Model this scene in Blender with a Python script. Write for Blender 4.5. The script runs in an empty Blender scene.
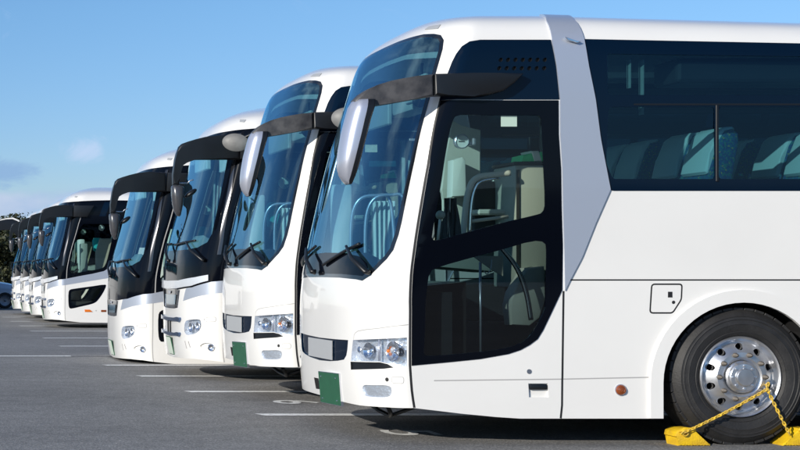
import bpy, bmesh, math, random
from mathutils import Vector, Matrix, geometry, noise
random.seed(7)
scene = bpy.context.scene
COL = scene.collection

# ------------------------------------------------------------------ camera
# the photograph looks square on to the coaches' sides: a level camera with the lens shifted
CAM_H = 1.304
cam = bpy.data.cameras.new("camera"); cam_o = bpy.data.objects.new("camera", cam); COL.objects.link(cam_o)
cam_o.location = (0, 0, CAM_H); cam_o.rotation_euler = (math.radians(90), 0, 0)
cam.sensor_width = 36; cam.lens = 36*1500/800
cam.shift_x = (400+90)/800; cam.shift_y = (272-225)/800
cam.clip_start = 0.1; cam.clip_end = 6000
scene.camera = cam_o

# ------------------------------------------------------------------ sun and sky
SUN_EL = math.radians(20); SUN_DIR = Vector((-0.78, -0.625))      # where the sun stands, seen from above
world = bpy.data.worlds.new("World"); scene.world = world; world.use_nodes = True
wn = world.node_tree; wn.nodes.clear()
def N(nt, t, **kw):
    n = nt.nodes.new(t)
    for k, v in kw.items():
        if k.startswith('i_'): n.inputs[k[2:]].default_value = v
        else: setattr(n, k, v)
    return n
out = N(wn, 'ShaderNodeOutputWorld'); bg = N(wn, 'ShaderNodeBackground'); bg.inputs[1].default_value = 0.105
sky = N(wn, 'ShaderNodeTexSky'); sky.sky_type = 'NISHITA'; sky.sun_disc = False
sky.sun_elevation = SUN_EL; sky.sun_rotation = math.atan2(SUN_DIR.x, SUN_DIR.y)
sky.air_density = 1.0; sky.dust_density = 0.3; sky.ozone_density = 2.6
# clouds: soft noise, kept to two banks low in the north-west
tc = N(wn, 'ShaderNodeTexCoord')
def dirv(px, py):
    return Vector(((px+90)/1500, 1, (272-py)/1500)).normalized()
def blob(px, py, w, hgt, soft=1.0):
    d = dirv(px, py)
    sub = N(wn, 'ShaderNodeVectorMath', operation='SUBTRACT'); wn.links.new(tc.outputs['Generated'], sub.inputs[0]); sub.inputs[1].default_value = d
    sc = N(wn, 'ShaderNodeVectorMath', operation='MULTIPLY'); wn.links.new(sub.outputs[0], sc.inputs[0]); sc.inputs[1].default_value = (1500/w, 1500/w, 1500/hgt)
    ln = N(wn, 'ShaderNodeVectorMath', operation='LENGTH'); wn.links.new(sc.outputs[0], ln.inputs[0])
    mr = N(wn, 'ShaderNodeMapRange', interpolation_type='SMOOTHSTEP'); wn.links.new(ln.outputs['Value'], mr.inputs[0])
    mr.inputs[1].default_value = 0; mr.inputs[2].default_value = soft; mr.inputs[3].default_value = 1; mr.inputs[4].default_value = 0
    return mr.outputs[0]
def wmath(op, a, b):
    n = N(wn, 'ShaderNodeMath', operation=op)
    for i, x in enumerate((a, b)):
        if isinstance(x, (int, float)): n.inputs[i].default_value = x
        else: wn.links.new(x, n.inputs[i])
    return n.outputs[0]
mp = N(wn, 'ShaderNodeMapping'); wn.links.new(tc.outputs['Generated'], mp.inputs[0]); mp.inputs['Scale'].default_value = (1, 1, 1.9)
nz = N(wn, 'ShaderNodeTexNoise', noise_dimensions='3D'); nz.inputs['Scale'].default_value = 34; nz.inputs['Detail'].default_value = 7; nz.inputs['Roughness'].default_value = 0.6
wn.links.new(mp.outputs[0], nz.inputs['Vector'])
nzb = N(wn, 'ShaderNodeTexNoise', noise_dimensions='3D'); nzb.inputs['Scale'].default_value = 12; nzb.inputs['Detail'].default_value = 4
wn.links.new(mp.outputs[0], nzb.inputs['Vector'])
bank = wmath('MAXIMUM', blob(5, 206, 150, 30), blob(75, 203, 70, 20))
dark = blob(-12, 172, 100, 36)
nzd = N(wn, 'ShaderNodeTexNoise', noise_dimensions='3D'); nzd.inputs['Scale'].default_value = 26; nzd.inputs['Detail'].default_value = 8; nzd.inputs['Roughness'].default_value = 0.62; nzd.inputs['Distortion'].default_value = 0.6; wn.links.new(mp.outputs[0], nzd.inputs['Vector'])
puff = blob(80, 149, 40, 22)
def ramp(v, lo, hi):
    m = N(wn, 'ShaderNodeMapRange', interpolation_type='SMOOTHSTEP'); wn.links.new(v, m.inputs[0])
    m.inputs[1].default_value = lo; m.inputs[2].default_value = hi; return m.outputs[0]
cb = ramp(wmath('ADD', wmath('MULTIPLY', bank, 0.62), wmath('MULTIPLY', nz.outputs['Fac'], 0.62)), 0.42, 0.86)
cp = ramp(wmath('ADD', wmath('MULTIPLY', puff, 0.50), wmath('MULTIPLY', nzd.outputs['Fac'], 1.5)), 0.95, 1.40)
mixb = N(wn, 'ShaderNodeMixRGB'); wn.links.new(ramp(nzb.outputs['Fac'], 0.40, 0.60), mixb.inputs[0])
mixb.inputs[1].default_value = (3.6, 5.0, 7.6, 1); mixb.inputs[2].default_value = (5.5, 6.2, 8.0, 1)
wash = N(wn, 'ShaderNodeMixRGB'); wash.blend_type = 'MULTIPLY'; wash.inputs[0].default_value = 1.0; wash.inputs[2].default_value = (0.79, 0.99, 1.22, 1)
sepz = N(wn, 'ShaderNodeSeparateXYZ'); wn.links.new(tc.outputs['Generated'], sepz.inputs[0])
hz = N(wn, 'ShaderNodeMapRange'); wn.links.new(sepz.outputs[2], hz.inputs[0]); hz.inputs[1].default_value = 0.0; hz.inputs[2].default_value = 0.17
tint = N(wn, 'ShaderNodeMixRGB'); wn.links.new(hz.outputs[0], tint.inputs[0]); tint.inputs[1].default_value = (0.74, 0.84, 1.20, 1); tint.inputs[2].default_value = (0.75, 1.00, 1.26, 1)
wn.links.new(tint.outputs[0], wash.inputs[2]); wn.links.new(sky.outputs[0], wash.inputs[1])
m1 = N(wn, 'ShaderNodeMixRGB'); wn.links.new(wmath('MULTIPLY', cb, 0.8), m1.inputs[0]); wn.links.new(wash.outputs[0], m1.inputs[1]); wn.links.new(mixb.outputs[0], m1.inputs[2])
m1b = N(wn, 'ShaderNodeMixRGB'); wn.links.new(wmath('MULTIPLY', ramp(wmath('ADD', wmath('MULTIPLY', dark, 0.62), wmath('MULTIPLY', nzd.outputs['Fac'], 1.1)), 0.80, 1.05), 0.85), m1b.inputs[0]); wn.links.new(m1.outputs[0], m1b.inputs[1]); m1b.inputs[2].default_value = (2.6, 4.3, 6.9, 1)
m2 = N(wn, 'ShaderNodeMixRGB'); wn.links.new(wmath('MULTIPLY', cp, 0.55), m2.inputs[0]); wn.links.new(m1b.outputs[0], m2.inputs[1]); m2.inputs[2].default_value = (6.0, 6.9, 9.2, 1)
# unseen broken cloud added over the western sky for the windscreens to mirror
nzw = N(wn, 'ShaderNodeTexNoise', noise_dimensions='3D'); nzw.inputs['Scale'].default_value = 2.6; nzw.inputs['Detail'].default_value = 4; nzw.inputs['Distortion'].default_value = 0.2; wn.links.new(mp.outputs[0], nzw.inputs['Vector'])
west = N(wn, 'ShaderNodeMapRange', interpolation_type='SMOOTHSTEP'); wn.links.new(sepz.outputs[0], west.inputs[0]); west.inputs[1].default_value = -0.10; west.inputs[2].default_value = -0.30
m3 = N(wn, 'ShaderNodeMixRGB'); wn.links.new(wmath('MULTIPLY', west.outputs[0], wmath('MULTIPLY', ramp(nzw.outputs['Fac'], 0.48, 0.72), 0.6)), m3.inputs[0]); wn.links.new(m2.outputs[0], m3.inputs[1]); m3.inputs[2].default_value = (10.5, 11.0, 11.5, 1)
wn.links.new(m3.outputs[0], bg.inputs[0]); wn.links.new(bg.outputs[0], out.inputs[0])

sun = bpy.data.lights.new("sun", 'SUN'); sun.energy = 4.8; sun.angle = math.radians(0.53); sun.color = (1.0, 0.94, 0.84)
sun_o = bpy.data.objects.new("sun", sun); COL.objects.link(sun_o)
sd = Vector((SUN_DIR.x*math.cos(SUN_EL), SUN_DIR.y*math.cos(SUN_EL), math.sin(SUN_EL)))
sun_o.rotation_euler = (-sd).to_track_quat('-Z', 'Y').to_euler(); sun_o.location = (-20, -20, 30)
scene.view_settings.view_transform = 'Standard'; scene.view_settings.look = 'None'
scene.view_settings.exposure = 0.0; scene.view_settings.gamma = 1.0; scene.view_settings.use_curve_mapping = False

# ------------------------------------------------------------------ materials
MATS = {}
def mat(name, color, rough=0.5, metal=0.0, coat=0.0, spec=0.5, noise_amt=0.0, noise_scale=5.0, color2=None, bump=0.0, bump_scale=40.0, emit=None, coat_rough=0.03):
    if name in MATS: return MATS[name]
    m = bpy.data.materials.new(name); m.use_nodes = True; nt = m.node_tree; b = nt.nodes['Principled BSDF']
    b.inputs['Base Color'].default_value = (*color, 1); b.inputs['Roughness'].default_value = rough; b.inputs['Metallic'].default_value = metal
    b.inputs['Coat Weight'].default_value = coat; b.inputs['Coat Roughness'].default_value = coat_rough; b.inputs['Specular IOR Level'].default_value = spec
    tco = N(nt, 'ShaderNodeTexCoord')
    if noise_amt or color2:
        t = N(nt, 'ShaderNodeTexNoise'); t.inputs['Scale'].default_value = noise_scale; t.inputs['Detail'].default_value = 6; nt.links.new(tco.outputs['Object'], t.inputs['Vector'])
        mr = N(nt, 'ShaderNodeMapRange'); mr.inputs[1].default_value = 0.35; mr.inputs[2].default_value = 0.65; nt.links.new(t.outputs['Fac'], mr.inputs[0])
        mx = N(nt, 'ShaderNodeMixRGB'); nt.links.new(mr.outputs[0], mx.inputs[0])
        c2 = color2 or tuple(c*(1-noise_amt) for c in color)
        mx.inputs[1].default_value = (*color, 1); mx.inputs[2].default_value = (*c2, 1); nt.links.new(mx.outputs[0], b.inputs['Base Color'])
    if bump:
        t2 = N(nt, 'ShaderNodeTexNoise'); t2.inputs['Scale'].default_value = bump_scale; t2.inputs['Detail'].default_value = 3; nt.links.new(tco.outputs['Object'], t2.inputs['Vector'])
        bp = N(nt, 'ShaderNodeBump'); bp.inputs['Strength'].default_value = bump; bp.inputs['Distance'].default_value = 0.01
        nt.links.new(t2.outputs['Fac'], bp.inputs['Height']); nt.links.new(bp.outputs[0], b.inputs['Normal'])
    if emit: b.inputs['Emission Color'].default_value = (*emit[:3], 1); b.inputs['Emission Strength'].default_value = emit[3]
    MATS[name] = m; return m
def glass(name, tint, ior=1.5, rough=0.0, refl=1.0, wob=0.0):
    m = bpy.data.materials.new(name); m.use_nodes = True; nt = m.node_tree; nt.nodes.clear()
    o = N(nt, 'ShaderNodeOutputMaterial'); mx = N(nt, 'ShaderNodeMixShader'); tr = N(nt, 'ShaderNodeBsdfTransparent'); gl = N(nt, 'ShaderNodeBsdfGlossy')
    tr.inputs[0].default_value = (*tint, 1); gl.inputs[0].default_value = (*(refl if isinstance(refl, tuple) else (refl,)*3), 1); gl.inputs['Roughness'].default_value = rough
    # two-sided Fresnel: a single sheet must not turn into a mirror when seen from within
    geo = N(nt, 'ShaderNodeNewGeometry'); dt = N(nt, 'ShaderNodeVectorMath', operation='DOT_PRODUCT')
    nt.links.new(geo.outputs['Normal'], dt.inputs[0]); nt.links.new(geo.outputs['Incoming'], dt.inputs[1])
    ab = N(nt, 'ShaderNodeMath', operation='ABSOLUTE'); nt.links.new(dt.outputs['Value'], ab.inputs[0])
    om = N(nt, 'ShaderNodeMath', operation='SUBTRACT'); om.inputs[0].default_value = 1; nt.links.new(ab.outputs[0], om.inputs[1]); om.use_clamp = True
    pw = N(nt, 'ShaderNodeMath', operation='POWER'); nt.links.new(om.outputs[0], pw.inputs[0]); pw.inputs[1].default_value = 4.0
    f0 = ((ior-1)/(ior+1))**2*1.7
    ma = N(nt, 'ShaderNodeMath', operation='MULTIPLY_ADD'); nt.links.new(pw.outputs[0], ma.inputs[0]); ma.inputs[1].default_value = 1-f0; ma.inputs[2].default_value = f0
    nt.links.new(ma.outputs[0], mx.inputs[0])
    if wob:
        tco = N(nt, 'ShaderNodeTexCoord'); t2 = N(nt, 'ShaderNodeTexNoise'); t2.inputs['Scale'].default_value = 1.3; nt.links.new(tco.outputs['Object'], t2.inputs['Vector'])
        bp = N(nt, 'ShaderNodeBump'); bp.inputs['Strength'].default_value = wob; bp.inputs['Distance'].default_value = 0.05
        nt.links.new(t2.outputs['Fac'], bp.inputs['Height']); nt.links.new(bp.outputs[0], gl.inputs['Normal'])
    nt.links.new(tr.outputs[0], mx.inputs[1]); nt.links.new(gl.outputs[0], mx.inputs[2]); nt.links.new(mx.outputs[0], o.inputs[0])
    MATS[name] = m; return m
WHITE = mat('white_paint', (0.79, 0.775, 0.745), 0.30, coat=0.8, noise_amt=0.035, noise_scale=1.2, bump=0.05, bump_scale=2.2)
SILVER = mat('silver_paint', (0.50, 0.54, 0.62), 0.36, metal=0.5, coat=0.4)
SATIN = mat('satin_silver', (0.52, 0.54, 0.62), 0.30, metal=0.6, coat=0.4)
BLACKG = mat('black_gloss', (0.002, 0.003, 0.006), 0.06, spec=0.16)
NAVYG = mat('dark_glass_panel', (0.001, 0.007, 0.020), 0.05, spec=0.22)
SEAM = mat('seam_rubber', (0.012, 0.012, 0.013), 0.6)
CREASE = mat('shallow_seam', (0.38, 0.37, 0.36), 0.5)
FRIT = mat('glass_border', (0.008, 0.010, 0.014), 0.12, coat=0.6)
PILLG = mat('pillar_gloss', (0.03, 0.03, 0.035), 0.14, metal=0.6, coat=1.0)
STRIPB = mat('bright_silver', (0.74, 0.76, 0.80), 0.25, metal=0.4, coat=0.6)
TYRE = mat('tyre_rubber', (0.022, 0.021, 0.021), 0.62, noise_amt=0.35, noise_scale=9, bump=0.25, bump_scale=60)
ALLOY = mat('polished_alloy', (0.76, 0.77, 0.80), 0.30, metal=0.9, color2=(0.58, 0.58, 0.59), noise_scale=7, bump=0.08, bump_scale=30)
ALLOYD = mat('dull_alloy', (0.36, 0.37, 0.40), 0.42, metal=0.9)
NUT = mat('nut_metal', (0.13, 0.115, 0.10), 0.6, metal=0.35)
CHROME = mat('chrome', (0.80, 0.82, 0.86), 0.12, metal=1.0)
REFL = mat('lamp_reflector', (0.84, 0.87, 0.92), 0.22, metal=0.72, bump=0.6, bump_scale=34)
AMBER = mat('amber_lens', (0.75, 0.17, 0.01), 0.18, coat=0.7)
AMBERD = mat('dark_amber_lens', (0.22, 0.05, 0.008), 0.2, coat=0.8)
BLACKP = mat('black_plastic', (0.007, 0.008, 0.010), 0.38)
ARMG = mat('grey_arm_plastic', (0.032, 0.032, 0.036), 0.5, color2=(0.085, 0.082, 0.084), noise_scale=9, bump=0.15, bump_scale=50)
GREYM = mat('mirror_back_grey', (0.17, 0.165, 0.16), 0.5, noise_amt=0.2, noise_scale=12)
GREEN = mat('plate_green', (0.018, 0.10, 0.05), 0.42, noise_amt=0.15, noise_scale=12)
PALEPLATE = mat('plate_pale', (0.55, 0.62, 0.53), 0.4)
PATCH = mat('grey_patch', (0.36, 0.37, 0.38), 0.45)
VENTB = mat('vent_blue_panel', (0.06, 0.14, 0.20), 0.12, coat=0.8)
BAR = mat('dark_blue_chrome', (0.10, 0.15, 0.26), 0.14, metal=0.8)
BEIGE = mat('cabin_beige', (0.52, 0.52, 0.46), 0.6, noise_amt=0.06)
CABGREY = mat('cabin_grey', (0.34, 0.36, 0.32), 0.55)
PALE = mat('cabin_pale', (0.72, 0.74, 0.68), 0.6)
CABDARK = mat('cabin_dark', (0.025, 0.025, 0.027), 0.6)
CURTAIN = mat('curtain', (0.34, 0.36, 0.33), 0.9, noise_amt=0.25, noise_scale=14)
COVER = mat('headrest_cover', (0.74, 0.80, 0.76), 0.8)
TOWEL = mat('turquoise_cloth', (0.04, 0.50, 0.50), 0.9)
GREENC = mat('green_cloth', (0.10, 0.80, 0.30), 0.8)
CLOTH = mat('dark_cloth', (0.06, 0.065, 0.07), 0.9)
DIAL = mat('dial_face', (0.75, 0.80, 0.78), 0.4)
MIRROR = mat('mirror_glass', (0.85, 0.87, 0.9), 0.02, metal=1.0)
YELLOW = mat('chock_yellow', (0.78, 0.50, 0.01), 0.5, color2=(0.62, 0.38, 0.02), noise_scale=14, bump=0.4, bump_scale=90)
CHAINY = mat('chain_yellow', (0.78, 0.50, 0.03), 0.42, color2=(0.40, 0.27, 0.06), noise_scale=40)
def seatmat():
    m = bpy.data.materials.new('patterned_seat_fabric'); m.use_nodes = True; nt = m.node_tree; b = nt.nodes['Principled BSDF']
    t = N(nt, 'ShaderNodeTexVoronoi'); t.inputs['Scale'].default_value = 85; tco = N(nt, 'ShaderNodeTexCoord'); nt.links.new(tco.outputs['Object'], t.inputs['Vector'])
    r = N(nt, 'ShaderNodeValToRGB'); nt.links.new(t.outputs['Color'], r.inputs[0])
    r.color_ramp.interpolation = 'CONSTANT'
    r.color_ramp.elements[0].color = (0.03, 0.08, 0.20, 1); r.color_ramp.elements[1].position = 0.62; r.color_ramp.elements[1].color = (0.04, 0.20, 0.19, 1)
    e = r.color_ramp.elements.new(0.35); e.color = (0.02, 0.11, 0.24, 1); e = r.color_ramp.elements.new(0.85); e.color = (0.35, 0.32, 0.12, 1)
    nt.links.new(r.outputs[0], b.inputs['Base Color']); b.inputs['Roughness'].default_value = 0.9; return m
FABRIC = seatmat()
GL_WS = glass('windshield_glass', (0.46, 0.72, 0.80), 2.0, refl=(0.50, 0.82, 1.0), wob=0.03)
GL_DOOR = glass('door_glass_tint', (0.80, 0.87, 0.82), 1.33)
GL_SIDE = glass('side_glass_tint', (0.26, 0.47, 0.52), 1.42, refl=(0.45, 0.75, 1.0), wob=0.02)
GL_LOW = glass('low_door_glass_tint', (0.34, 0.42, 0.43), 1.40)
GL_CLEAR = glass('lamp_lens_clear', (0.93, 0.95, 0.97), 1.45)

# ------------------------------------------------------------------ mesh helpers
def link(name, me, m, parent=None):
    o = bpy.data.objects.new(name, me); COL.objects.link(o)
    for x in (m if isinstance(m, (list, tuple)) else [m]):
        if x: me.materials.append(x)
    if parent: o.parent = parent
    return o
def obj(name, bm, m, parent=None, smooth=None):
    me = bpy.data.meshes.new(name)
    if smooth is not None:
        bmesh.ops.recalc_face_normals(bm, faces=bm.faces)
    bm.to_mesh(me); bm.free()
    if smooth is not None:
        for p in me.polygons: p.use_smooth = True
        me.set_sharp_from_angle(angle=math.radians(smooth))
    return link(name, me, m, parent)
def empty(name, loc=(0, 0, 0), rz=0, parent=None):
    o = bpy.data.objects.new(name, None); COL.objects.link(o); o.location = loc; o.rotation_euler = (0, 0, rz); o.empty_display_size = 0.3
    if parent: o.parent = parent
    return o
def tag(o, label=None, cat=None, group=None, kind=None):
    if label: o['label'] = label
    if cat: o['category'] = cat
    if group: o['group'] = group
    if kind: o['kind'] = kind
    return o
def copy_tree(o, parent=None, skip=()):
    c = o.copy(); COL.objects.link(c)
    if parent: c.parent = parent
    for ch in list(o.children):
        if any(ch.name.split('.')[0] == s for s in skip): continue
        copy_tree(ch, c, skip)
    return c
def box(bm, x0, x1, y0, y1, z0, z1, bev=0.0, seg=2, mi=0):
    vs = [bm.verts.new((x, y, z)) for z in (z0, z1) for y in (y0, y1) for x in (x0, x1)]
    fs = [bm.faces.new([vs[i] for i in f]) for f in ((0, 2, 3, 1), (4, 5, 7, 6), (0, 1, 5, 4), (2, 6, 7, 3), (0, 4, 6, 2), (1, 3, 7, 5))]
    for f in fs: f.material_index = mi
    if bev:
        es = {e for f in fs for e in f.edges}
        bmesh.ops.bevel(bm, geom=list(es), offset=bev, segments=seg, profile=0.5, affect='EDGES')
def prism(bm, pts, y0, y1, bev=0.0, seg=2, mi=0):
    # outline in x,z pushed along y
    a = [bm.verts.new((p[0], y0, p[1])) for p in pts]; b = [bm.verts.new((p[0], y1, p[1])) for p in pts]; n = len(pts)
    fs = [bm.faces.new(a), bm.faces.new(b[::-1])] + [bm.faces.new((a[i], b[i], b[(i+1) % n], a[(i+1) % n])) for i in range(n)]
    for f in fs: f.material_index = mi
    if bev:
        es = {e for f in fs[:2] for e in f.edges}
        bmesh.ops.bevel(bm, geom=list(es), offset=bev, segments=seg, profile=0.5, affect='EDGES')
def tube(bm, pts, r, n=8, close=False, caps=True, mi=0):
    pts = [Vector(p) for p in pts]; k = len(pts); rings = []
    rr = r if isinstance(r, (list, tuple)) else [r]*k
    up = None
    for i, p in enumerate(pts):
        if close: d = pts[(i+1) % k]-pts[i-1]
        else: d = pts[min(i+1, k-1)]-pts[max(i-1, 0)]
        d.normalize()
        if up is None:
            up = d.orthogonal().normalized()
        else:
            up = (up - d*up.dot(d)).normalized()
        w = d.cross(up)
        rings.append([bm.verts.new(p + (up*math.cos(2*math.pi*j/n)+w*math.sin(2*math.pi*j/n))*rr[i]) for j in range(n)])
    for i in range(k if close else k-1):
        a, b = rings[i], rings[(i+1) % k]
        for j in range(n):
            f = bm.faces.new((a[j], a[(j+1) % n], b[(j+1) % n], b[j])); f.smooth = True; f.material_index = mi
    if caps and not close:
        bm.faces.new(rings[0][::-1]); bm.faces.new(rings[-1])
def lathe(bm, prof, n=48, cx=0, cz=0, mi=0, close=False):
    # profile of (radius, y) turned about the y axis through (cx, cz)
    rings = []
    for r, y in prof:
        rings.append([bm.verts.new((cx+r*math.cos(2*math.pi*j/n), y, cz+r*math.sin(2*math.pi*j/n))) for j in range(n)])
    for a, b in list(zip(rings, rings[1:])) + ([(rings[-1], rings[0])] if close else []):
        for j in range(n):
            f = bm.faces.new((a[j], a[(j+1) % n], b[(j+1) % n], b[j])); f.smooth = True; f.material_index = mi
    return rings
def bez(pts, n=6):
    # Catmull-Rom through the points
    P = [Vector(p) for p in pts]; o = []
    for i in range(len(P)-1):
        a = P[max(i-1, 0)]; b = P[i]; c = P[i+1]; d = P[min(i+2, len(P)-1)]
        for j in range(n):
            t = j/n; o.append(0.5*((2*b)+(c-a)*t+(2*a-5*b+4*c-d)*t*t+(3*b-a-3*c+d)*t**3))
    o.append(P[-1]); return o

import bisect
# ---- body surface of a coach: P(s, v), s = arc length round the plan outline from the middle of the nose
def interp(tab, x):
    if x <= tab[0][0]: return tab[0][1]
    if x >= tab[-1][0]: return tab[-1][1]
    i = bisect.bisect_right([p[0] for p in tab], x)
    (x0, y0), (x1, y1) = tab[i-1], tab[i]
    return y0 + (y1-y0)*(x-x0)/(x1-x0)
def smooth_tab(tab, n=8):
    # monotone cubic resampling of a table
    xs = [p[0] for p in tab]; ys = [p[1] for p in tab]; k = len(xs)
    d = [(ys[i+1]-ys[i])/(xs[i+1]-xs[i]) for i in range(k-1)]
    m = [d[0]] + [0 if d[i-1]*d[i] <= 0 else 2*d[i-1]*d[i]/(d[i-1]+d[i]) for i in range(1, k-1)] + [d[-1]]
    out = []
    for i in range(k-1):
        h = xs[i+1]-xs[i]
        for j in range(n):
            t = j/n
            out.append((xs[i]+t*h, (2*t**3-3*t*t+1)*ys[i]+(t**3-2*t*t+t)*h*m[i]+(-2*t**3+3*t*t)*ys[i+1]+(t**3-t*t)*h*m[i+1]))
    out.append((xs[-1], ys[-1]))
    return out
class Surf:
    def __init__(self, a, n, prof, L):
        # prof rows: v, Z, side inset, nose inset
        self.a = a; self.L = L
        self.Z = smooth_tab([(p[0], p[1]) for p in prof]); self.S = smooth_tab([(p[0], p[2]) for p in prof]); self.R = smooth_tab([(p[0], p[3]) for p in prof])
        tab = []; s = 0; px = py = 0
        N = 240
        for i in range(N+1):
            ph = (math.pi/2)*(i/N)**1.6
            t = math.sin(ph)**(2/n); x = a*(1-math.cos(ph)); y = 1.25*t
            if i: s += math.hypot(x-px, y-py)
            px, py = x, y
            tab.append((s, t, x/a))
        self.s0 = s; self.T = [(q[0], q[1]) for q in tab]; self.G = [(q[0], q[2]) for q in tab]
    def P(self, s, v):
        Z = interp(self.Z, v); si = interp(self.S, v); r = interp(self.R, v)
        sg = 1 if s >= 0 else -1; u = abs(s)
        if u <= self.s0:
            t = interp(self.T, u); x = r + self.a*interp(self.G, u)
        else:
            t = 1; xc = r+self.a; x = xc + (u-self.s0)*(self.L-xc)/(self.L-self.a)
        k = min(max((x-1.5)/2.0, 0), 1)
        if v > 2.7: Z -= 0.055*k*min(1, (v-2.7)/0.5)
        return (x, 1.25 - (1.25-si)*t*sg, Z)
profA = [(.15,.15,.0,.045),(.28,.28,.0,.02),(.45,.45,0,.004),(.7,.7,0,0),(1.0,1.0,0,.0),(1.25,1.25,0,.02),(1.5,1.5,0,.065),(1.8,1.8,0,.13),(2.1,2.1,0,.2),(2.35,2.35,0,.265),(2.6,2.6,.0,.345),(2.8,2.8,.003,.405),(2.95,2.95,.01,.45),(3.07,3.07,.03,.49),(3.18,3.165,.085,.535),(3.30,3.235,.19,.595),(3.5,3.30,.42,.70),(3.75,3.36,.80,.86),(4.1,3.405,1.18,1.10),(4.2,3.41,1.249,1.2)]
profB = [(.1,.1,.0,.05),(.25,.25,.0,.02),(.45,.45,0,.004),(.7,.7,0,0),(1.0,1.0,0,.0),(1.3,1.3,0,.01),(1.6,1.6,0,.065),(1.88,1.88,0,.14),(2.25,2.25,0,.245),(2.68,2.68,0,.35),(2.85,2.85,.01,.39),(2.97,2.96,.03,.43),(3.07,3.04,.085,.48),(3.2,3.12,.19,.57),(3.4,3.20,.42,.72),(3.65,3.27,.80,.92),(4.0,3.33,1.18,1.25),(4.1,3.335,1.249,1.4)]
A = Surf(.35, 3.1, profA, 11.6)
B = Surf(.42, 3.0, profB, 11.6)

# ------------------------------------------------------------------ draping panels on the coach surface
def surf_normal(S, s, v):
    e = 0.004
    a = Vector(S.P(s+e, v)) - Vector(S.P(s-e, v)); b = Vector(S.P(s, v+e)) - Vector(S.P(s, v-e))
    n = a.cross(b)
    return n.normalized() if n.length > 1e-12 else Vector((0, 0, 1))
def sx(S, x, z):
    xc = interp(S.R, z)+S.a
    return S.s0 + (x-xc)*(S.L-S.a)/(S.L-xc)
def mirror(pts): return [(-p[0], p[1]) for p in pts]
def sym(half): return half + mirror(half)[::-1]          # half outline from the middle of the nose round and back to the middle
def chaikin(p, n=1):
    for _ in range(n):
        q = []
        for i in range(len(p)):
            a, b = p[i], p[(i+1) % len(p)]
            q += [(a[0]*.75+b[0]*.25, a[1]*.75+b[1]*.25), (a[0]*.25+b[0]*.75, a[1]*.25+b[1]*.75)]
        p = q
    return p
def rounded(p, r):
    q = []
    n = len(p)
    for i in range(n):
        a, b, c = Vector(p[i-1]), Vector(p[i]), Vector(p[(i+1) % n])
        u = a-b; w = c-b; k = min(r, u.length*.45, w.length*.45); u.normalize(); w.normalize()
        s, e = b+u*k, b+w*k
        for t in (0, .25, .5, .75, 1): q.append(tuple(s*(1-t)**2+b*2*t*(1-t)+e*t*t))
    return q
def area(p): return 0.5*sum(p[i-1][0]*p[i][1]-p[i][0]*p[i-1][1] for i in range(len(p)))
def inset(p, d):
    n = len(p); sg = 1 if area(p) > 0 else -1; o = []
    for i in range(n):
        a, b, c = Vector(p[i-1]), Vector(p[i]), Vector(p[(i+1) % n])
        u = (b-a).normalized() if (b-a).length else Vector((1, 0)); w = (c-b).normalized() if (c-b).length else u
        m = Vector((-u.y-w.y, u.x+w.x))
        m = m.normalized() if m.length > 1e-6 else Vector((-u.y, u.x))
        k = max(0.5, m.dot(Vector((-u.y, u.x))))
        o.append(tuple(b+m*(sg*d/k)))
    return o
def strip(line, w):
    L = []; R = []
    for i, p in enumerate(line):
        a = Vector(line[max(i-1, 0)]); b = Vector(line[min(i+1, len(line)-1)]); d = (b-a).normalized(); nn = Vector((-d.y, d.x))*w/2
        L.append(tuple(Vector(p)+nn)); R.append(tuple(Vector(p)-nn))
    return L+R[::-1]
def disc(c, r, n=14): return [(c[0]+r*math.cos(2*math.pi*i/n), c[1]+r*math.sin(2*math.pi*i/n)) for i in range(n)]
def inside(p, poly):
    x, y = p; c = False; j = len(poly)-1
    for i in range(len(poly)):
        xi, yi = poly[i]; xj, yj = poly[j]
        if (yi > y) != (yj > y) and x < (xj-xi)*(y-yi)/(yj-yi)+xi: c = not c
        j = i
    return c
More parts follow.
